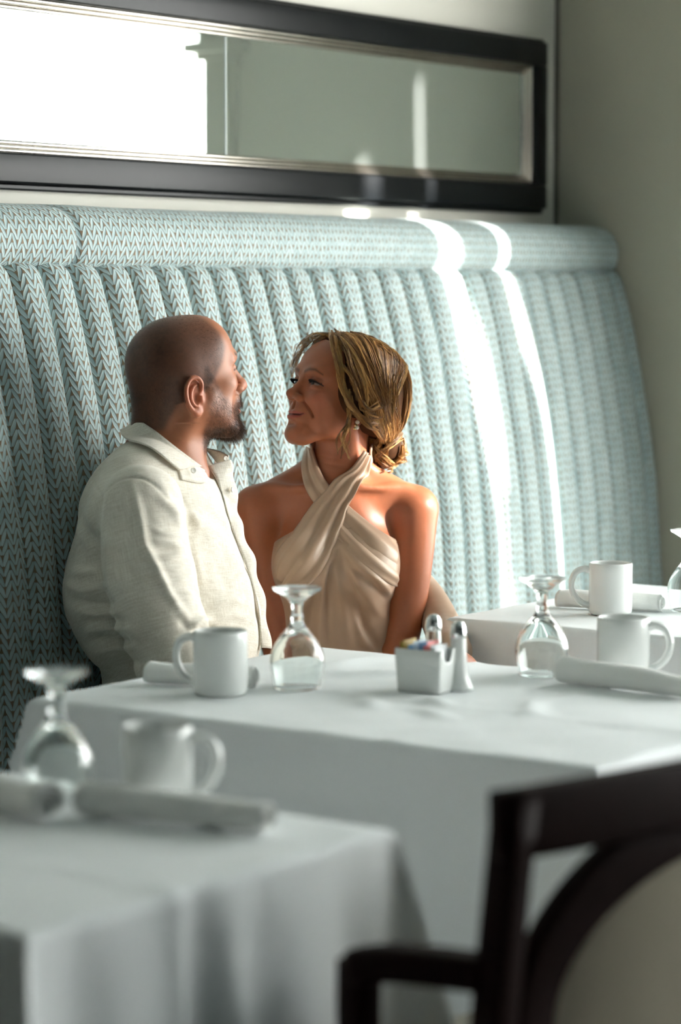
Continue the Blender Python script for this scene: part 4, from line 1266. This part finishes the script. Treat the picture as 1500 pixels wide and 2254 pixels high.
# front edges: the near edge with its soft fold, and the far placket seen along the opening
sc_ = 1 / 1261.0
def mp(px, py, Y): 
    k = (4.52 + Y) / 4.52
    return ((px - 400) * sc_ * k, Y, 1.35 - (py - 640) * sc_ * k)
pA = [mp(458, 1026, .0), mp(480, 1062, -.012), mp(484, 1110, -.018), mp(508, 1158, -.018), mp(534, 1222, -.02), mp(556, 1290, -.02), mp(566, 1357, -.02), mp(576, 1430, -.02)]
pB = [mp(505, 1012, .03), mp(514, 1050, .02), mp(521, 1110, .015), mp(530, 1158, .010), mp(553, 1218, .005), mp(570, 1280, .005), mp(586, 1357, .005), mp(594, 1432, .005)]
v, f = patch_vf(pA, pB, 80, 9, .003, .002, .004, 34.0, over=Fs, lift=(.002, .004)); mesh_obj('placket', v, f, M['linen'], man)
M['button'] = simple_mat('pearl_button', rgb(236, 232, 222), .25, .03)
def button(c, nrm, r=.0052):
    q = Vector(nrm).normalized().to_track_quat('Z', 'Y').to_matrix()
    v, f = lathe_vf([(0, -.0008), (r, -.0008), (r, .0012), (r * .8, .0018), (r * .6, .0011), (0, .0011)], 20)
    v = v @ np.array(q).T + np.array(c)
    mesh_obj('button', v, f, M['button'], man)
button(mp(432, 1035, -.086), (.45, -.85, .25)); button(mp(494, 1009, .022), (.5, -.8, .1), .0045); button(mp(511, 1078, -.004), (.9, -.4, .1), .0045)

# trousers and shoes, under the table
M['trousers'] = cloth_mat('beige_trousers', rgb(176, 164, 142), .85, 900.0)
Ft = Field((-.22, -.30, .0), (.72, .30, .66), .008)
Ft.ell((-.02, 0, .57), (.155, .175, .09), .0)
for s_ in (-1, 1):
    Ft.chain([(.0, s_ * .09, .545), (.22, s_ * .11 - .04, .555), (.42, s_ * .12 - .09, .545)], [.09, .08, .066], .03)
    Ft.chain([(.42, s_ * .12 - .09, .545), (.46, s_ * .12 - .10, .35), (.46, s_ * .12 - .10, .08)], [.064, .055, .048], .02)
v, q = Ft.mesh(2); mesh_obj('trousers', v, q, M['trousers'], man)
M['leather'] = simple_mat('brown_leather', rgb(70, 46, 32), .4, .1)
for s_ in (-1, 1):
    Fz = Field((.38, s_ * .12 - .18, -.01), (.74, s_ * .12 - .02, .13), .006)
    Fz.chain([(.45, s_ * .12 - .10, .075), (.52, s_ * .12 - .10, .05), (.64, s_ * .12 - .10, .035)], [.042, .044, .034], .01)
    v, q = Fz.mesh(2); v[:, 2] = np.maximum(v[:, 2], .001); mesh_obj('shoe', v, q, M['leather'], man)

# ------------------------------------------------------------------ person in the satin halter dress
# person frame: X to the person's left, Y towards the back, Z up
wom = thing('person', 'person in a champagne satin halter dress leaning towards the neighbour on the banquette', 'person', (3.861, 2.816, 0), math.radians(-54))
WH = Frame(rot_xyz(0, 0, 212) @ rot_xyz(0, -17, 0), (0.004, 0.0, 1.1620))

def w_head(F):
    f = WH
    F.ell((-.012, 0, .030), (.088, .0705, .070), 0, fr=f)
    F.ell((-.030, 0, .004), (.066, .066, .070), .03, fr=f)
    F.ell((.031, 0, .034), (.046, .057, .050), .03, fr=f)
    F.ell((.028, 0, -.030), (.048, .055, .058), .03, fr=f)
    F.ell((.058, 0, -.060), (.026, .031, .032), .025, fr=f)
    F.ell((.066, 0, -.0975), (.0185, .0200, .0145), .018, fr=f)
    for s_ in (-1, 1):
        F.ell((.0525, s_ * .0365, -.0285), (.0225, .0205, .0175), .016, fr=f)
        F.cone((-.004, s_ * .046, -.050), (.056, s_ * .018, -.097), .0150, .0140, .022, fr=f)
        F.ell((.026, s_ * .043, -.055), (.030, .015, .030), .02, fr=f)
        F.chain([(.064, s_ * .043, .017), (.0755, s_ * .027, .0205), (.0775, s_ * .010, .015)], [.007, .0085, .007], .012, fr=f, n=9)
        F.ell((.0850, s_ * .0300, .0010), (.0125, .0170, .0095), .009, fr=f, mode='sub')
        F.ell((.0640, s_ * .0300, .0000), (.0120, .0120, .0120), .002, fr=f)
        F.ell((.0650, s_ * .0305, .0058), (.0122, .0150, .0072), .002, fr=f)
        F.ell((.0642, s_ * .0305, -.0082), (.0118, .0150, .0052), .003, fr=f)
    # nose, slightly upturned
    F.cone((.0775, 0, .004), (.0930, 0, -.0245), .0060, .0078, .010, fr=f)
    F.ell((.0965, 0, -.0285), (.0098, .0096, .0086), .006, fr=f)
    for s_ in (-1, 1):
        F.ell((.0870, s_ * .0110, -.0325), (.0095, .0070, .0068), .0045, fr=f)
        F.ell((.0920, s_ * .0058, -.0388), (.0055, .0032, .0030), .002, fr=f, mode='sub')
    F.ell((.0840, 0, -.0480), (.0040, .0030, .0080), .004, fr=f, mode='sub')
    # smiling mouth
    c0 = [(.0615, -.0290, -.0565), (.0740, -.0190, -.0615), (.0825, -.0085, -.0625), (.0832, 0, -.0632), (.0825, .0085, -.0625), (.0740, .0190, -.0615), (.0615, .0290, -.0565)]
    F.chain(np.array(c0) + [0, 0, .0028], [.0018, .0038, .0048, .0044, .0048, .0038, .0018], .003, fr=f, n=24)
    c1 = np.array(c0) + [-.0010, 0, -.0052]; c1[0, 2] += .004; c1[-1, 2] += .004
    F.chain(c1, [.0016, .0044, .0060, .0064, .0060, .0044, .0016], .003, fr=f, n=24)
    F.chain(np.array(c0) + [.0045, 0, -.0008], [.0012, .0015, .0017, .0017, .0017, .0015, .0012], .0015, fr=f, mode='sub', n=24)
    for s_ in (-1, 1):
        F.chain([(.0760, s_ * .0200, -.0380), (.0700, s_ * .0315, -.0480), (.0610, s_ * .0380, -.0600)], [.0006, .0012, .0006], .008, fr=f, mode='sub', n=9)   # smile crease
    F.ell((.0830, 0, -.0805), (.0060, .0120, .0030), .006, fr=f, mode='sub')
    for s_ in (-1, 1):
        a = math.radians(20)
        u = np.array([math.cos(a), -s_ * math.sin(a), 0]); v = np.array([-.20, s_ * .05, .98]); v -= u * (u @ v); v /= np.linalg.norm(v)
        w = np.cross(u, v)
        if w[1] * s_ < 0: w = -w
        fe = f.sub(np.stack([u, v, w], 1), (-.016, s_ * .0665, -.026))
        ear(F, fe, s=.92)
        if s_ == 1: F.ear_frame = fe
    # neck
    F.chain([f((-.022, 0, -.040)), (.012, .012, 1.055), (.004, .022, .985)], [.046, .0475, .0560], .025)
    F.chain([f((-.010, .050, -.045)), (.030, -.022, 1.04), (.008, -.030, .985)], [.008, .011, .009], .018)

def w_torso(F, off=0.0, skin=True):
    F.ell((0, .030, .865), (.114, .086, .150), 0, off=off)
    F.chain([(-.142, .026, .948), (-.085, .028, .975), (0, .030, .990), (.085, .028, .975), (.142, .026, .948)], [.037, .036, .042, .036, .037], .035, off=off)
    F.chain([(-.085, .03, .975), (-.03, .03, 1.012), (0, .03, 1.02), (.03, .03, 1.012), (.085, .03, .975)], [.028, .034, .038, .034, .028], .03, off=off)
    for s_ in (-1, 1):
        F.ell((s_ * .054, -.038, .842), (.054, .056, .060), .035, off=off)
        if skin:
            F.chain([(s_ * .016, -.030, .992), (s_ * .07, -.020, .990), (s_ * .128, .004, .987)], [.0085, .0075, .007], .014)
            F.ell((s_ * .078, -.020, 1.010), (.036, .020, .013), .014, mode='sub')
            F.ell((s_ * .075, -.062, .962), (.040, .012, .012), .014, mode='sub')
    F.ell((0, .030, .700), (.104, .085, .130), .05, off=off)
    F.ell((0, .040, .560), (.160, .125, .105), .05, off=off)

WRA = [(-.150, .022, .945), (-.140, .016, .870), (-.124, .006, .780), (-.106, -.002, .690)]
WRW = [(-.080, -.060, .620), (-.030, -.130, .575)]
WLA = [(.150, .022, .945), (.146, .014, .870), (.138, .002, .790), (.120, -.010, .690)]
WLW = [(.095, -.080, .630), (.060, -.150, .600)]
Fw = Field((-.13, -.135, 1.020), (.15, .125, 1.285), .0013)
w_head(Fw); w_torso(Fw)
Vh, Qh = Fw.mesh(1)
Fwb = Field((-.215, -.34, .44), (.225, .20, 1.030), .0038)
w_head(Fwb); w_torso(Fwb)
Fwb.chain(WRA + WRW, [.041, .037, .0335, .0315, .028, .021], .022)
Fwb.chain(WLA + WLW, [.041, .037, .0335, .0315, .028, .021], .022)
simple_hand(Fwb, WRW[-1], np.array([.75, -.55, -.35]), np.array([.55, .80, .0]), np.array([.2, -.2, .95]), .005)
simple_hand(Fwb, WLW[-1], np.array([-.70, -.60, -.35]), np.array([-.60, .75, .0]), np.array([-.2, -.2, .95]), .005)
Vb, Qb = Fwb.mesh(2)
# crossed left leg seen past the hem, right leg below
Fl = Field((-.12, -.56, .0), (.36, .06, .82), .006)
LEG_L = [(.085, .02, .560), (.150, -.18, .625), (.200, -.350, .680)]
Fl.chain(LEG_L, [.070, .060, .050], .01)
Fl.chain([LEG_L[-1], (.215, -.375, .53), (.195, -.35, .30), (.18, -.37, .22)], [.050, .045, .030, .028], .02)
Fl.chain([(-.06, .0, .56), (.02, -.22, .565), (.08, -.42, .565)], [.080, .070, .056], .01)
Fl.chain([(.08, -.42, .565), (.09, -.43, .35), (.09, -.40, .09)], [.054, .046, .030], .02)
Fl.chain([(.09, -.40, .08), (.11, -.46, .045), (.13, -.53, .025)], [.030, .028, .020], .01)
Fl.chain([(.18, -.37, .22), (.21, -.43, .18), (.24, -.48, .14)], [.028, .026, .018], .01)
Vl, Ql = Fl.mesh(2)

def w_paint(V):
    L = WH.inv(V); x, y, z = L.T
    C = np.tile(np.array(rgb(164, 98, 67)[:3]), (len(V), 1))
    def blend(c, m):
        nonlocal C
        C = C * (1 - m[:, None]) + np.array(c[:3]) * m[:, None]
    head = (np.abs(x) < .13) & (np.abs(y) < .10) & (np.abs(z) < .14)
    ay = np.abs(y)
    blend(rgb(196, 112, 92), head * np.exp(-(((x - .058) / .022) ** 2 + ((ay - .042) / .016) ** 2 + ((z + .028) / .016) ** 2)) * .45)      # cheeks
    # lips follow the smile
    ml = np.interp(ay, [0, .0085, .019, .029], [-.0632, -.0630, -.0620, -.0572])
    half = np.interp(ay, [0, .008, .019, .027, .031], [.0072, .0080, .0056, .0018, .0])
    blend(rgb(158, 76, 68), head * (x > .055) * sm(half - np.abs(z - ml + .0012), -.0006, .0012) * .85)
    blend(rgb(70, 26, 24), head * (x > .058) * np.exp(-((z - ml + .0008) / .0011) ** 2) * (ay < .0265) * .8)
    # brows
    bz = np.interp(ay, [.008, .022, .036, .048], [.0165, .0215, .0225, .0165]); bw = np.interp(ay, [.008, .022, .048], [.0042, .0040, .0018])
    blend(rgb(92, 58, 38), head * (x > .05) * (ay > .009) * (ay < .049) * np.exp(-((z - bz) / bw) ** 2) * .85)
    # eyes: white, iris, lid line, soft shadow in the crease
    r = np.sqrt((x - .0640) ** 2 + (ay - .030) ** 2 + z ** 2)
    eye = head * (np.abs(r - .0120) < .0011) * (z < .0008) * (z > -.0045) * (x > .068)
    blend(rgb(150, 130, 120), eye * 1.0)
    iris = np.sqrt((ay * np.sign(y) - (.030 * np.sign(y) - .003)) ** 2 + (z + .0012) ** 2) < .0075
    blend(rgb(36, 24, 20), eye * iris * 1.0)
    lid = np.interp(ay, [.015, .022, .030, .040, .047], [-.002, .0006, .0012, .0000, -.003])
    blend(rgb(26, 16, 14), head * (x > .058) * (ay > .016) * (ay < .047) * np.exp(-((z - lid) / .0013) ** 2) * .95)
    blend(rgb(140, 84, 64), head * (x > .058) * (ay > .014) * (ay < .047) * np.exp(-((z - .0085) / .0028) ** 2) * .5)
    blend(rgb(120, 62, 50), head * (ay > .069) * .35)
    return np.clip(C, 0, 1)
Vall = np.vstack([Vh, Vb, Vl]); Qall = np.vstack([Qh, Qb + len(Vh), Ql + len(Vh) + len(Vb)])
M['w_skin'] = skin_mat('warm_skin', .40)
mesh_obj('body', Vall, Qall, M['w_skin'], wom, col=w_paint(Vall))

# eyelashes
paths = []
rg = np.random.default_rng(5)
for s_ in (-1, 1):
    for i in range(46):
        t = i / 45
        ay = .0165 + .031 * t
        z0 = np.interp(ay, [.015, .022, .030, .040, .047], [-.002, .0006, .0012, .0000, -.003])
        x0 = .0640 + math.sqrt(max(.0126 ** 2 - (ay - .030) ** 2 * .62, 1e-6))
        ln = .0065 + .003 * t
        d = np.array([.85, s_ * (t - .35) * 1.2, .10])
        tt = np.linspace(0, 1, 5)[:, None]
        p = np.array([x0 - .0006, s_ * ay, z0]) + d * ln * tt + np.array([0, 0, .0040]) * tt ** 2 - np.array([0, 0, .0012]) * tt
        paths.append(WH(p))
v, q, c = strands_vf(np.array(paths), .00045, .00012, np.tile(rgb(20, 13, 12)[:3], (len(paths), 1)))
M['lash'] = hair_mat('lash_hair', .5, .2)
tag(mesh_obj('eyelashes', v, q, M['lash'], wom, col=c), kind='stuff')

# hair: pinned-up volume plus locks combed over it
Fv = Field((-.16, -.17, .99), (.23, .17, 1.33), .0028)
def w_hair(F):
    f = WH
    F.ell((-.022, 0, .038), (.100, .084, .074), 0, fr=f)
    F.ell((-.060, 0, .020), (.066, .074, .070), .03, fr=f)
    for s_ in (-1, 1):
        F.ell((-.018, s_ * .060, .004), (.058, .026, .054), .02, fr=f)
        F.ell((-.055, s_ * .046, -.030), (.046, .030, .034), .02, fr=f)
    F.ell((-.092, .004, -.020), (.040, .052, .046), .03, fr=f)
    F.ell((.075, 0, -.010), (.050, .064, .064), .012, fr=f, mode='sub')          # keeps the face clear
    F.ell((.066, 0, .048), (.040, .046, .032), .015, fr=f, mode='sub')
w_hair(Fv)
BUN = WH((-.121, .010, -.068))
BUNR = np.array([.038, .040, .040])
Fv2 = Field((-.16, -.17, .96), (.23, .17, 1.33), .0028)
w_hair(Fv2)
Fv2.d = Fv2.d + .0025
Fv2.ell((-.121, .010, -.068), (.031, .033, .033), .008, fr=WH)
Vv, Qv = Fv2.mesh(1)
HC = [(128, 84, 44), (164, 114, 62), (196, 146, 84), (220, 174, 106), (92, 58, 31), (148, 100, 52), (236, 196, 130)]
M['blond'] = hair_mat('blond_hair', .34, .55)
locks = []
def lock(path, rad, n, hold=0.35, col=None, wave=.0, r0=.00055):
    """n strands around a centre path (m,3)"""
    m = len(path)
    t, s_, nn = frames(path, (0.3, 0.2, 0.93))
    tt = np.linspace(0, 1, m)
    prof = np.interp(tt, [0, .15, .6, .9, 1], [.55, 1.0, 1.0, .75, .45])
    a = rg.uniform(0, 6.283, n); rr = np.sqrt(rg.random(n)) * rad
    tw = rg.uniform(-1.2, 1.2, n)
    base = rg.integers(0, len(HC)) if col is None else col
    for i in range(n):
        ang = a[i] + tw[i] * tt
        p = path + prof[:, None] * rr[i] * (np.cos(ang)[:, None] * s_ + .55 * np.sin(ang)[:, None] * nn)
        p = p + wave * np.sin(tt * 9 + a[i])[:, None] * s_ + rg.normal(0, .0004, p.shape)
        c = np.array(rgb(*HC[base])[:3]) * .7 + np.array(rgb(*HC[rg.integers(0, len(HC))])[:3]) * .3
        locks.append((p, c * rg.uniform(.8, 1.15), r0))
MPT = 18
def comb(ctrl, off, rad, n, col=None, wave=.0):
    p = spline(WH(np.array(ctrl)), MPT)
    for _ in range(2):
        p2 = Fv.project(p, off, 3)
        p2 = np.vstack([p2[:1], (p2[:-2] + 2 * p2[1:-1] + p2[2:]) / 4, p2[-1:]])
        p = p2
    lock(p, rad, n, col=col, wave=wave)
for side in (1, -1):
    nl = 92 if side == 1 else 44
    for i in range(nl):
        t = (i + rg.uniform(-.4, .4)) / nl
        # start along the parting, from the forehead to the crown
        x0 = .058 - .150 * t; st = (x0, .006 * side + rg.normal(0, .003), .112 - .5 * max(0, x0 - .02) - 1.0 * max(0, -.05 - x0))
        midx = x0 * .55 - .018; low = rg.uniform(-.040, .030) - .012 * (1 - t)
        c = [st, (x0 - .006, side * .055, .098 - .25 * abs(x0)), (midx, side * .088, .040 + low * .4), (-.050 - .02 * t, side * (.082 - .02 * t), -.012 + low * .8), (-.092, side * (.045 - .01 * t), -.040 + low * .5), (-.116, side * .020 + .006, -.058 + rg.uniform(-.012, .014))]
        comb(c, rg.uniform(-.001, .0065), rg.uniform(.0045, .0075), 30 if side == 1 else 20, wave=rg.uniform(0, .0012))
# crown locks straight back
for i in range(44):
    y0 = rg.uniform(-.050, .068)
    c = [(.030 + rg.uniform(-.03, .02), y0 * .6, .108), (-.040, y0 * 1.1, .110), (-.095, y0 * 1.2, .070), (-.122, y0, .020), (-.124, y0 * .6 + .004, -.030), (-.122, y0 * .3 + .006, -.055)]
    comb(c, rg.uniform(.0, .005), rg.uniform(.005, .008), 26, wave=rg.uniform(0, .001))
# front sweep on the visible side: from the parting past the temple and back over the ear
for i in range(16):
    t = i / 15
    c = [(.050 - .03 * t, .004, .100 + .006 * t), (.062 - .02 * t, .034, .084), (.058 - .018 * t, .062, .040), (.040 - .016 * t, .072, -.002), (.016 - .01 * t, .080, -.028), (-.022, .086 + .004 * rg.normal(), -.040 - .012 * t), (-.045, .088, -.034 - .02 * t)]
    p = spline(WH(np.array(c) + rg.normal(0, .0025, (len(c), 3))), MPT); lock(p, .0045, 24, col=int(rg.integers(1, 7)))
for i in range(10):
    c = [(.040, .004, .104), (.042, .050, .082), (.030, .078, .040), (.012, .088, -.002), (-.012, .096 + .003 * rg.normal(), -.024), (-.030, .100, -.020 + .01 * rg.normal())]
    p = spline(WH(np.array(c) + rg.normal(0, .004, (len(c), 3))), MPT); lock(p, .004, 22, col=int(rg.integers(0, 7)))
# temple and ear cover
for i in range(34):
    t = rg.random()
    c = [(.040 - .03 * t, .060, .055 - .02 * rg.random()), (.026 - .03 * t, .076, .020), (.002 - .02 * t, .084, -.012 - .02 * t), (-.034, .080, -.030 - .018 * t), (-.070, .060, -.045 - .012 * t), (-.104, .034, -.058)]
    comb(c, rg.uniform(.001, .006), rg.uniform(.004, .006), 26, wave=rg.uniform(0, .0015))
# loose wisps by the ear
for i in range(9):
    c = [(.022, .074, .0), (.012, .076, -.030), (.010, .078, -.060), (.004 + .008 * rg.normal(), .076, -.085), (-.002 + .012 * rg.normal(), .072, -.108 - .012 * rg.random())]
    p = spline(WH(np.array(c) + rg.normal(0, .003, (len(c), 3))), MPT); lock(p, .0030, 9, col=int(rg.integers(1, 7)), r0=.00042)
# fringe falling forward on the far side
for i in range(14):
    t = i / 13
    c = [(.046 - .030 * t, -.004, .099), (.066 - .014 * t, -.024, .092), (.078 - .014 * t, -.043 - .006 * t, .069), (.080 - .014 * t, -.054 - .006 * t, .042 + .008 * rg.normal()), (.077 - .014 * t, -.058 - .004 * t, .018 + .014 * rg.normal())]
    p = spline(WH(np.array(c) + rg.normal(0, .0028, (len(c), 3))), MPT); lock(p, .0042, 5, col=int(rg.integers(0, 5)), r0=.00034)
# bun: coils wound about a low knot
for i in range(34):
    ax_ = rg.normal(0, 1, 3); ax_[1] *= 1.8; ax_ /= np.linalg.norm(ax_)
    e1 = np.cross(ax_, [.3, .1, .9]); e1 /= np.linalg.norm(e1); e2 = np.cross(ax_, e1)
    ph = rg.uniform(0, 6.28); span = rg.uniform(2.2, 4.4); th = ph + np.linspace(0, span, MPT)
    k = rg.uniform(.80, 1.04); h_ = rg.uniform(-.45, .45)
    cs = math.sqrt(1 - h_ * h_)
    p = (np.cos(th)[:, None] * e1 + np.sin(th)[:, None] * e2) * cs + ax_ * h_
    p = np.array([-.121, .010, -.068]) + p * BUNR * k
    lock(WH(p), rg.uniform(.0055, .0095), 30, col=int(rg.integers(0, 7)))
# stray curl ends out of the bun
for i in range(8):
    d = rg.normal(0, 1, 3); d[0] = -abs(d[0]); d /= np.linalg.norm(d)
    a_ = np.array([-.121, .010, -.068]) + d * BUNR * .95
    th = np.linspace(0, 5.0, MPT)
    p = a_ + np.stack([-.006 * np.sin(th), .008 * (1 - np.cos(th)), -.007 * th / 2], 1)
    lock(WH(p), .003, 12, r0=.00045)
P_ = np.array([l[0] for l in locks]); C_ = np.array([l[1] for l in locks]); R0 = np.array([l[2] for l in locks])
v, q, c = strands_vf(P_, R0, R0 * .45, C_)
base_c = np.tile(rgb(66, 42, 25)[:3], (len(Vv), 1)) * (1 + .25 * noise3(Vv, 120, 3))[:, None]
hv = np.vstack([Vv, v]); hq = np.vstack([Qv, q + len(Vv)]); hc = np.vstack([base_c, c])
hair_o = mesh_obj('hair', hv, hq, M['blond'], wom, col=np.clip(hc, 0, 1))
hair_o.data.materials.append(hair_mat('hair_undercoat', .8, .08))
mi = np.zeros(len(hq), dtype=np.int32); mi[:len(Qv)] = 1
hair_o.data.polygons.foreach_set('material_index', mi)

# earring
M['gold'] = simple_mat('gold', (0.83, 0.62, 0.32, 1), .2, .05, 20, 0, 60, 1.0)
M['pearl'] = simple_mat('pearl', rgb(240, 232, 216), .18, .03)
fe = Fw.ear_frame
er = bpy.data.objects.new('earring', None); link(er, wom)
for (u_, v_, w_, r_, mt) in ((.002, -.0235, .0065, .0042, 'pearl'), (.0035, -.0300, .0070, .0034, 'gold'), (.0005, -.0335, .0075, .0038, 'pearl'), (.0045, -.0365, .0070, .0028, 'gold')):
    p = fe((u_ * 1.0, v_, w_))
    v, f = lathe_vf([(r_ * math.sin(a), -r_ * math.cos(a)) for a in np.linspace(0, math.pi, 10)], 14)
    mesh_obj('bead', v + p, f, M[mt], er)

# satin halter dress
def satin():
    t = NT('champagne_satin')
    co = t.coord()
    n = t.noise(6.0, 2.0, co)
    t.set(Base_Color=t.mix(n, rgb(170, 142, 118), rgb(186, 158, 134)), Roughness=0.36, Sheen_Weight=0.1, Anisotropic=0.3)
    t.b.inputs['Specular IOR Level'].default_value = 0.42
    t.set(Normal=t.bump(t.noise(20.0, 2.0, co), 0.06, 0.01))
    return t.m
M['satin'] = satin()
Fd = Field((-.24, -.30, .46), (.30, .21, 1.03), .0034)
w_torso(Fd, .0085, False)
Fd.ell((0, .0, .58), (.160, .120, .09), .04)
Fd.chain([(.085, .02, .565), (.150, -.16, .625), (.180, -.255, .655)], [.084, .074, .066], .04)
Fd.chain([(-.06, .0, .555), (.0, -.15, .565), (.03, -.24, .565)], [.092, .086, .082], .03)
Fd.chain([(.120, .060, .830), (.172, .045, .775), (.200, -.03, .725), (.208, -.13, .700)], [.034, .034, .036, .040], .03)
nl_ = np.interp(Fd.ax[0], [-.20, -.118, -.06, -.01, .05, .107, .20], [.845, .884, .922, .948, .922, .888, .845])
cut_f = Fd.ax[2][None, :] - nl_[:, None]; cut_b = np.broadcast_to((Fd.ax[2] - .880)[None, :], cut_f.shape)
wy = sm(Fd.ax[1], .02, .05)
cut = cut_f[:, None, :] * (1 - wy)[None, :, None] + cut_b[:, None, :] * wy[None, :, None]
Fd.d = np.maximum(Fd.d, (cut * .85).astype(np.float32))
Vd, Qd = Fd.mesh(1)
Nd = vnormals(Vd, Qd)
DF = [
    ([(700, 690), (650, 790), (612, 930), (600, 1120), (590, 1400)], 7, 26), ([(660, 800), (640, 950), (640, 1150), (650, 1400)], -6, 22), ([(690, 760), (700, 900), (740, 1100), (790, 1400)], 6, 30),
    ([(720, 760), (770, 900), (840, 1080), (900, 1300)], -5, 30), ([(735, 700), (830, 810), (950, 910), (1050, 1010)], 8, 26), ([(740, 740), (840, 870), (960, 980), (1050, 1080)], -6, 26),
    ([(760, 830), (880, 1000), (960, 1120), (1040, 1200)], 5, 34), ([(850, 1120), (900, 1250), (1000, 1390)], -7, 30), ([(820, 1150), (870, 1300), (950, 1420)], 6, 26),
    ([(620, 850), (560, 950), (480, 1060), (420, 1200)], 5, 26), ([(590, 920), (550, 1050), (520, 1250), (500, 1420)], -5, 28), ([(470, 1000), (450, 1150), (440, 1400)], 5, 30), ([(780, 560), (860, 620), (940, 720)], -4, 24),
]
Vd = Vd + Nd * fold_disp(Vd, Nd, DF, 4.78, 740, 2.885, (500, 960))[:, None]
Vd, Qd, _u = keep_faces(Vd, Qd, Vd[:, 2] > .485)
mesh_obj('dress', Vd, Qd, M['satin'], wom)

def wp(zx, zy, Y=-.07):
    px, py = 500 + zx / 2.885, 960 + zy / 2.885
    k = (4.78 + Y) / F_PX
    return ((px - 740) * k, Y, 1.35 - (py - 640) * k)
Fsk = Field((-.20, -.16, .60), (.20, .14, 1.16), .004)
w_head(Fsk); w_torso(Fsk)
def drape(Apx, Bpx, n, m, off, pleats, name, amp=.0035, yend=-.06, seed=0):
    A, B = spline([wp(*p) for p in Apx], n), spline([wp(*p) for p in Bpx], n)
    t = np.linspace(0, 1, m)
    P = (A[:, None] * (1 - t)[None, :, None] + B[:, None] * t[None, :, None]).reshape(-1, 3)
    # lay the band on the body: march along +Y to the skin, then settle
    P[:, 1] = -.155
    for _ in range(60):
        P[:, 1] += np.clip(Fsk.sample(P) - .006, -.004, .02) * .7
        P[:, 1] = np.clip(P[:, 1], -.155, .05)
    G = P.reshape(n, m, 3)
    for _ in range(5):
        G[1:-1] = (G[:-2] + 2 * G[1:-1] + G[2:]) / 4
        G[:, 1:-1] = (G[:, :-2] + 2 * G[:, 1:-1] + G[:, 2:]) / 4
    du = np.gradient(G, axis=0); dv = np.gradient(G, axis=1)
    N = np.cross(du, dv); N /= np.linalg.norm(N, axis=2, keepdims=True) + 1e-12
    if N[n // 2, m // 2, 1] > 0: N = -N
    s_ = np.linspace(0, 1, n)
    ple = np.zeros((n, m))
    for (c0, c1, w_, h_) in pleats:
        cc = c0 + (c1 - c0) * s_
        ple += h_ * np.exp(-((t[None, :] - cc[:, None]) / w_) ** 2)
    edge = .0015 * (1 - np.minimum(1, np.minimum(t, 1 - t) / .06))
    G = G + N * (off + amp * ple - edge[None, :] * 2)[..., None]
    P1 = G.reshape(-1, 3); P2 = (G - N * .0022).reshape(-1, 3)
    g = grid_faces(n, m); k = n * m
    f = [tuple(q) for q in g] + [tuple(int(i) + k for i in reversed(q)) for q in g]
    ed = [i * m for i in range(n)] + [(n - 1) * m + j for j in range(1, m)] + [i * m + m - 1 for i in range(n - 2, -1, -1)] + [j for j in range(m - 2, 0, -1)]
    for a, b in zip(ed, ed[1:] + ed[:1]): f.append((a, a + k, b + k, b))
    return mesh_obj(name, np.vstack([P1, P2]), f, M['satin'], wom)
drape([(505, 90), (470, 180), (480, 290), (520, 385), (590, 480), (680, 560), (760, 600)], [(540, 90), (590, 225), (650, 315), (720, 390), (790, 460), (850, 510), (900, 555)], 40, 17, .0030, [(.35, .4, .05, -1.0), (.7, .7, .12, .6)], 'halter_strap')
drape([(770, 450), (850, 512), (930, 575), (1010, 632), (1075, 675)], [(690, 640), (780, 740), (880, 830), (980, 910), (1075, 985)], 40, 21, .0040, [(.22, .30, .10, .9), (.50, .55, .06, -.9), (.72, .75, .10, 1.0), (.95, .95, .06, .6)], 'bodice_drape', .005)
drape([(862, 92), (790, 205), (705, 268), (650, 320), (550, 440), (430, 620), (345, 720), (318, 790), (330, 870)], [(893, 150), (888, 225), (842, 310), (772, 450), (735, 580), (690, 690), (600, 850), (500, 950), (400, 1010)], 60, 25, .0085, [(.25, .22, .06, .9), (.45, .42, .05, -1.1), (.62, .60, .08, .9), (.80, .80, .05, -.9), (.93, .92, .05, .9)], 'halter_strap', .0045)
# band round the back of the neck
th = np.linspace(-.35, math.pi + .35, 40)
bc = np.array([.010, .014, 1.052])
ring = np.stack([bc[0] + .058 * np.cos(th), bc[1] + .056 * np.sin(th), bc[2] + .012 * np.sin(th)], 1)
v, f = patch_vf(ring + [0, 0, .016], ring * [1, 1, 1] + [0, 0, -.016], 40, 6, .001, .003); mesh_obj('neck_band', v, f, M['satin'], wom)
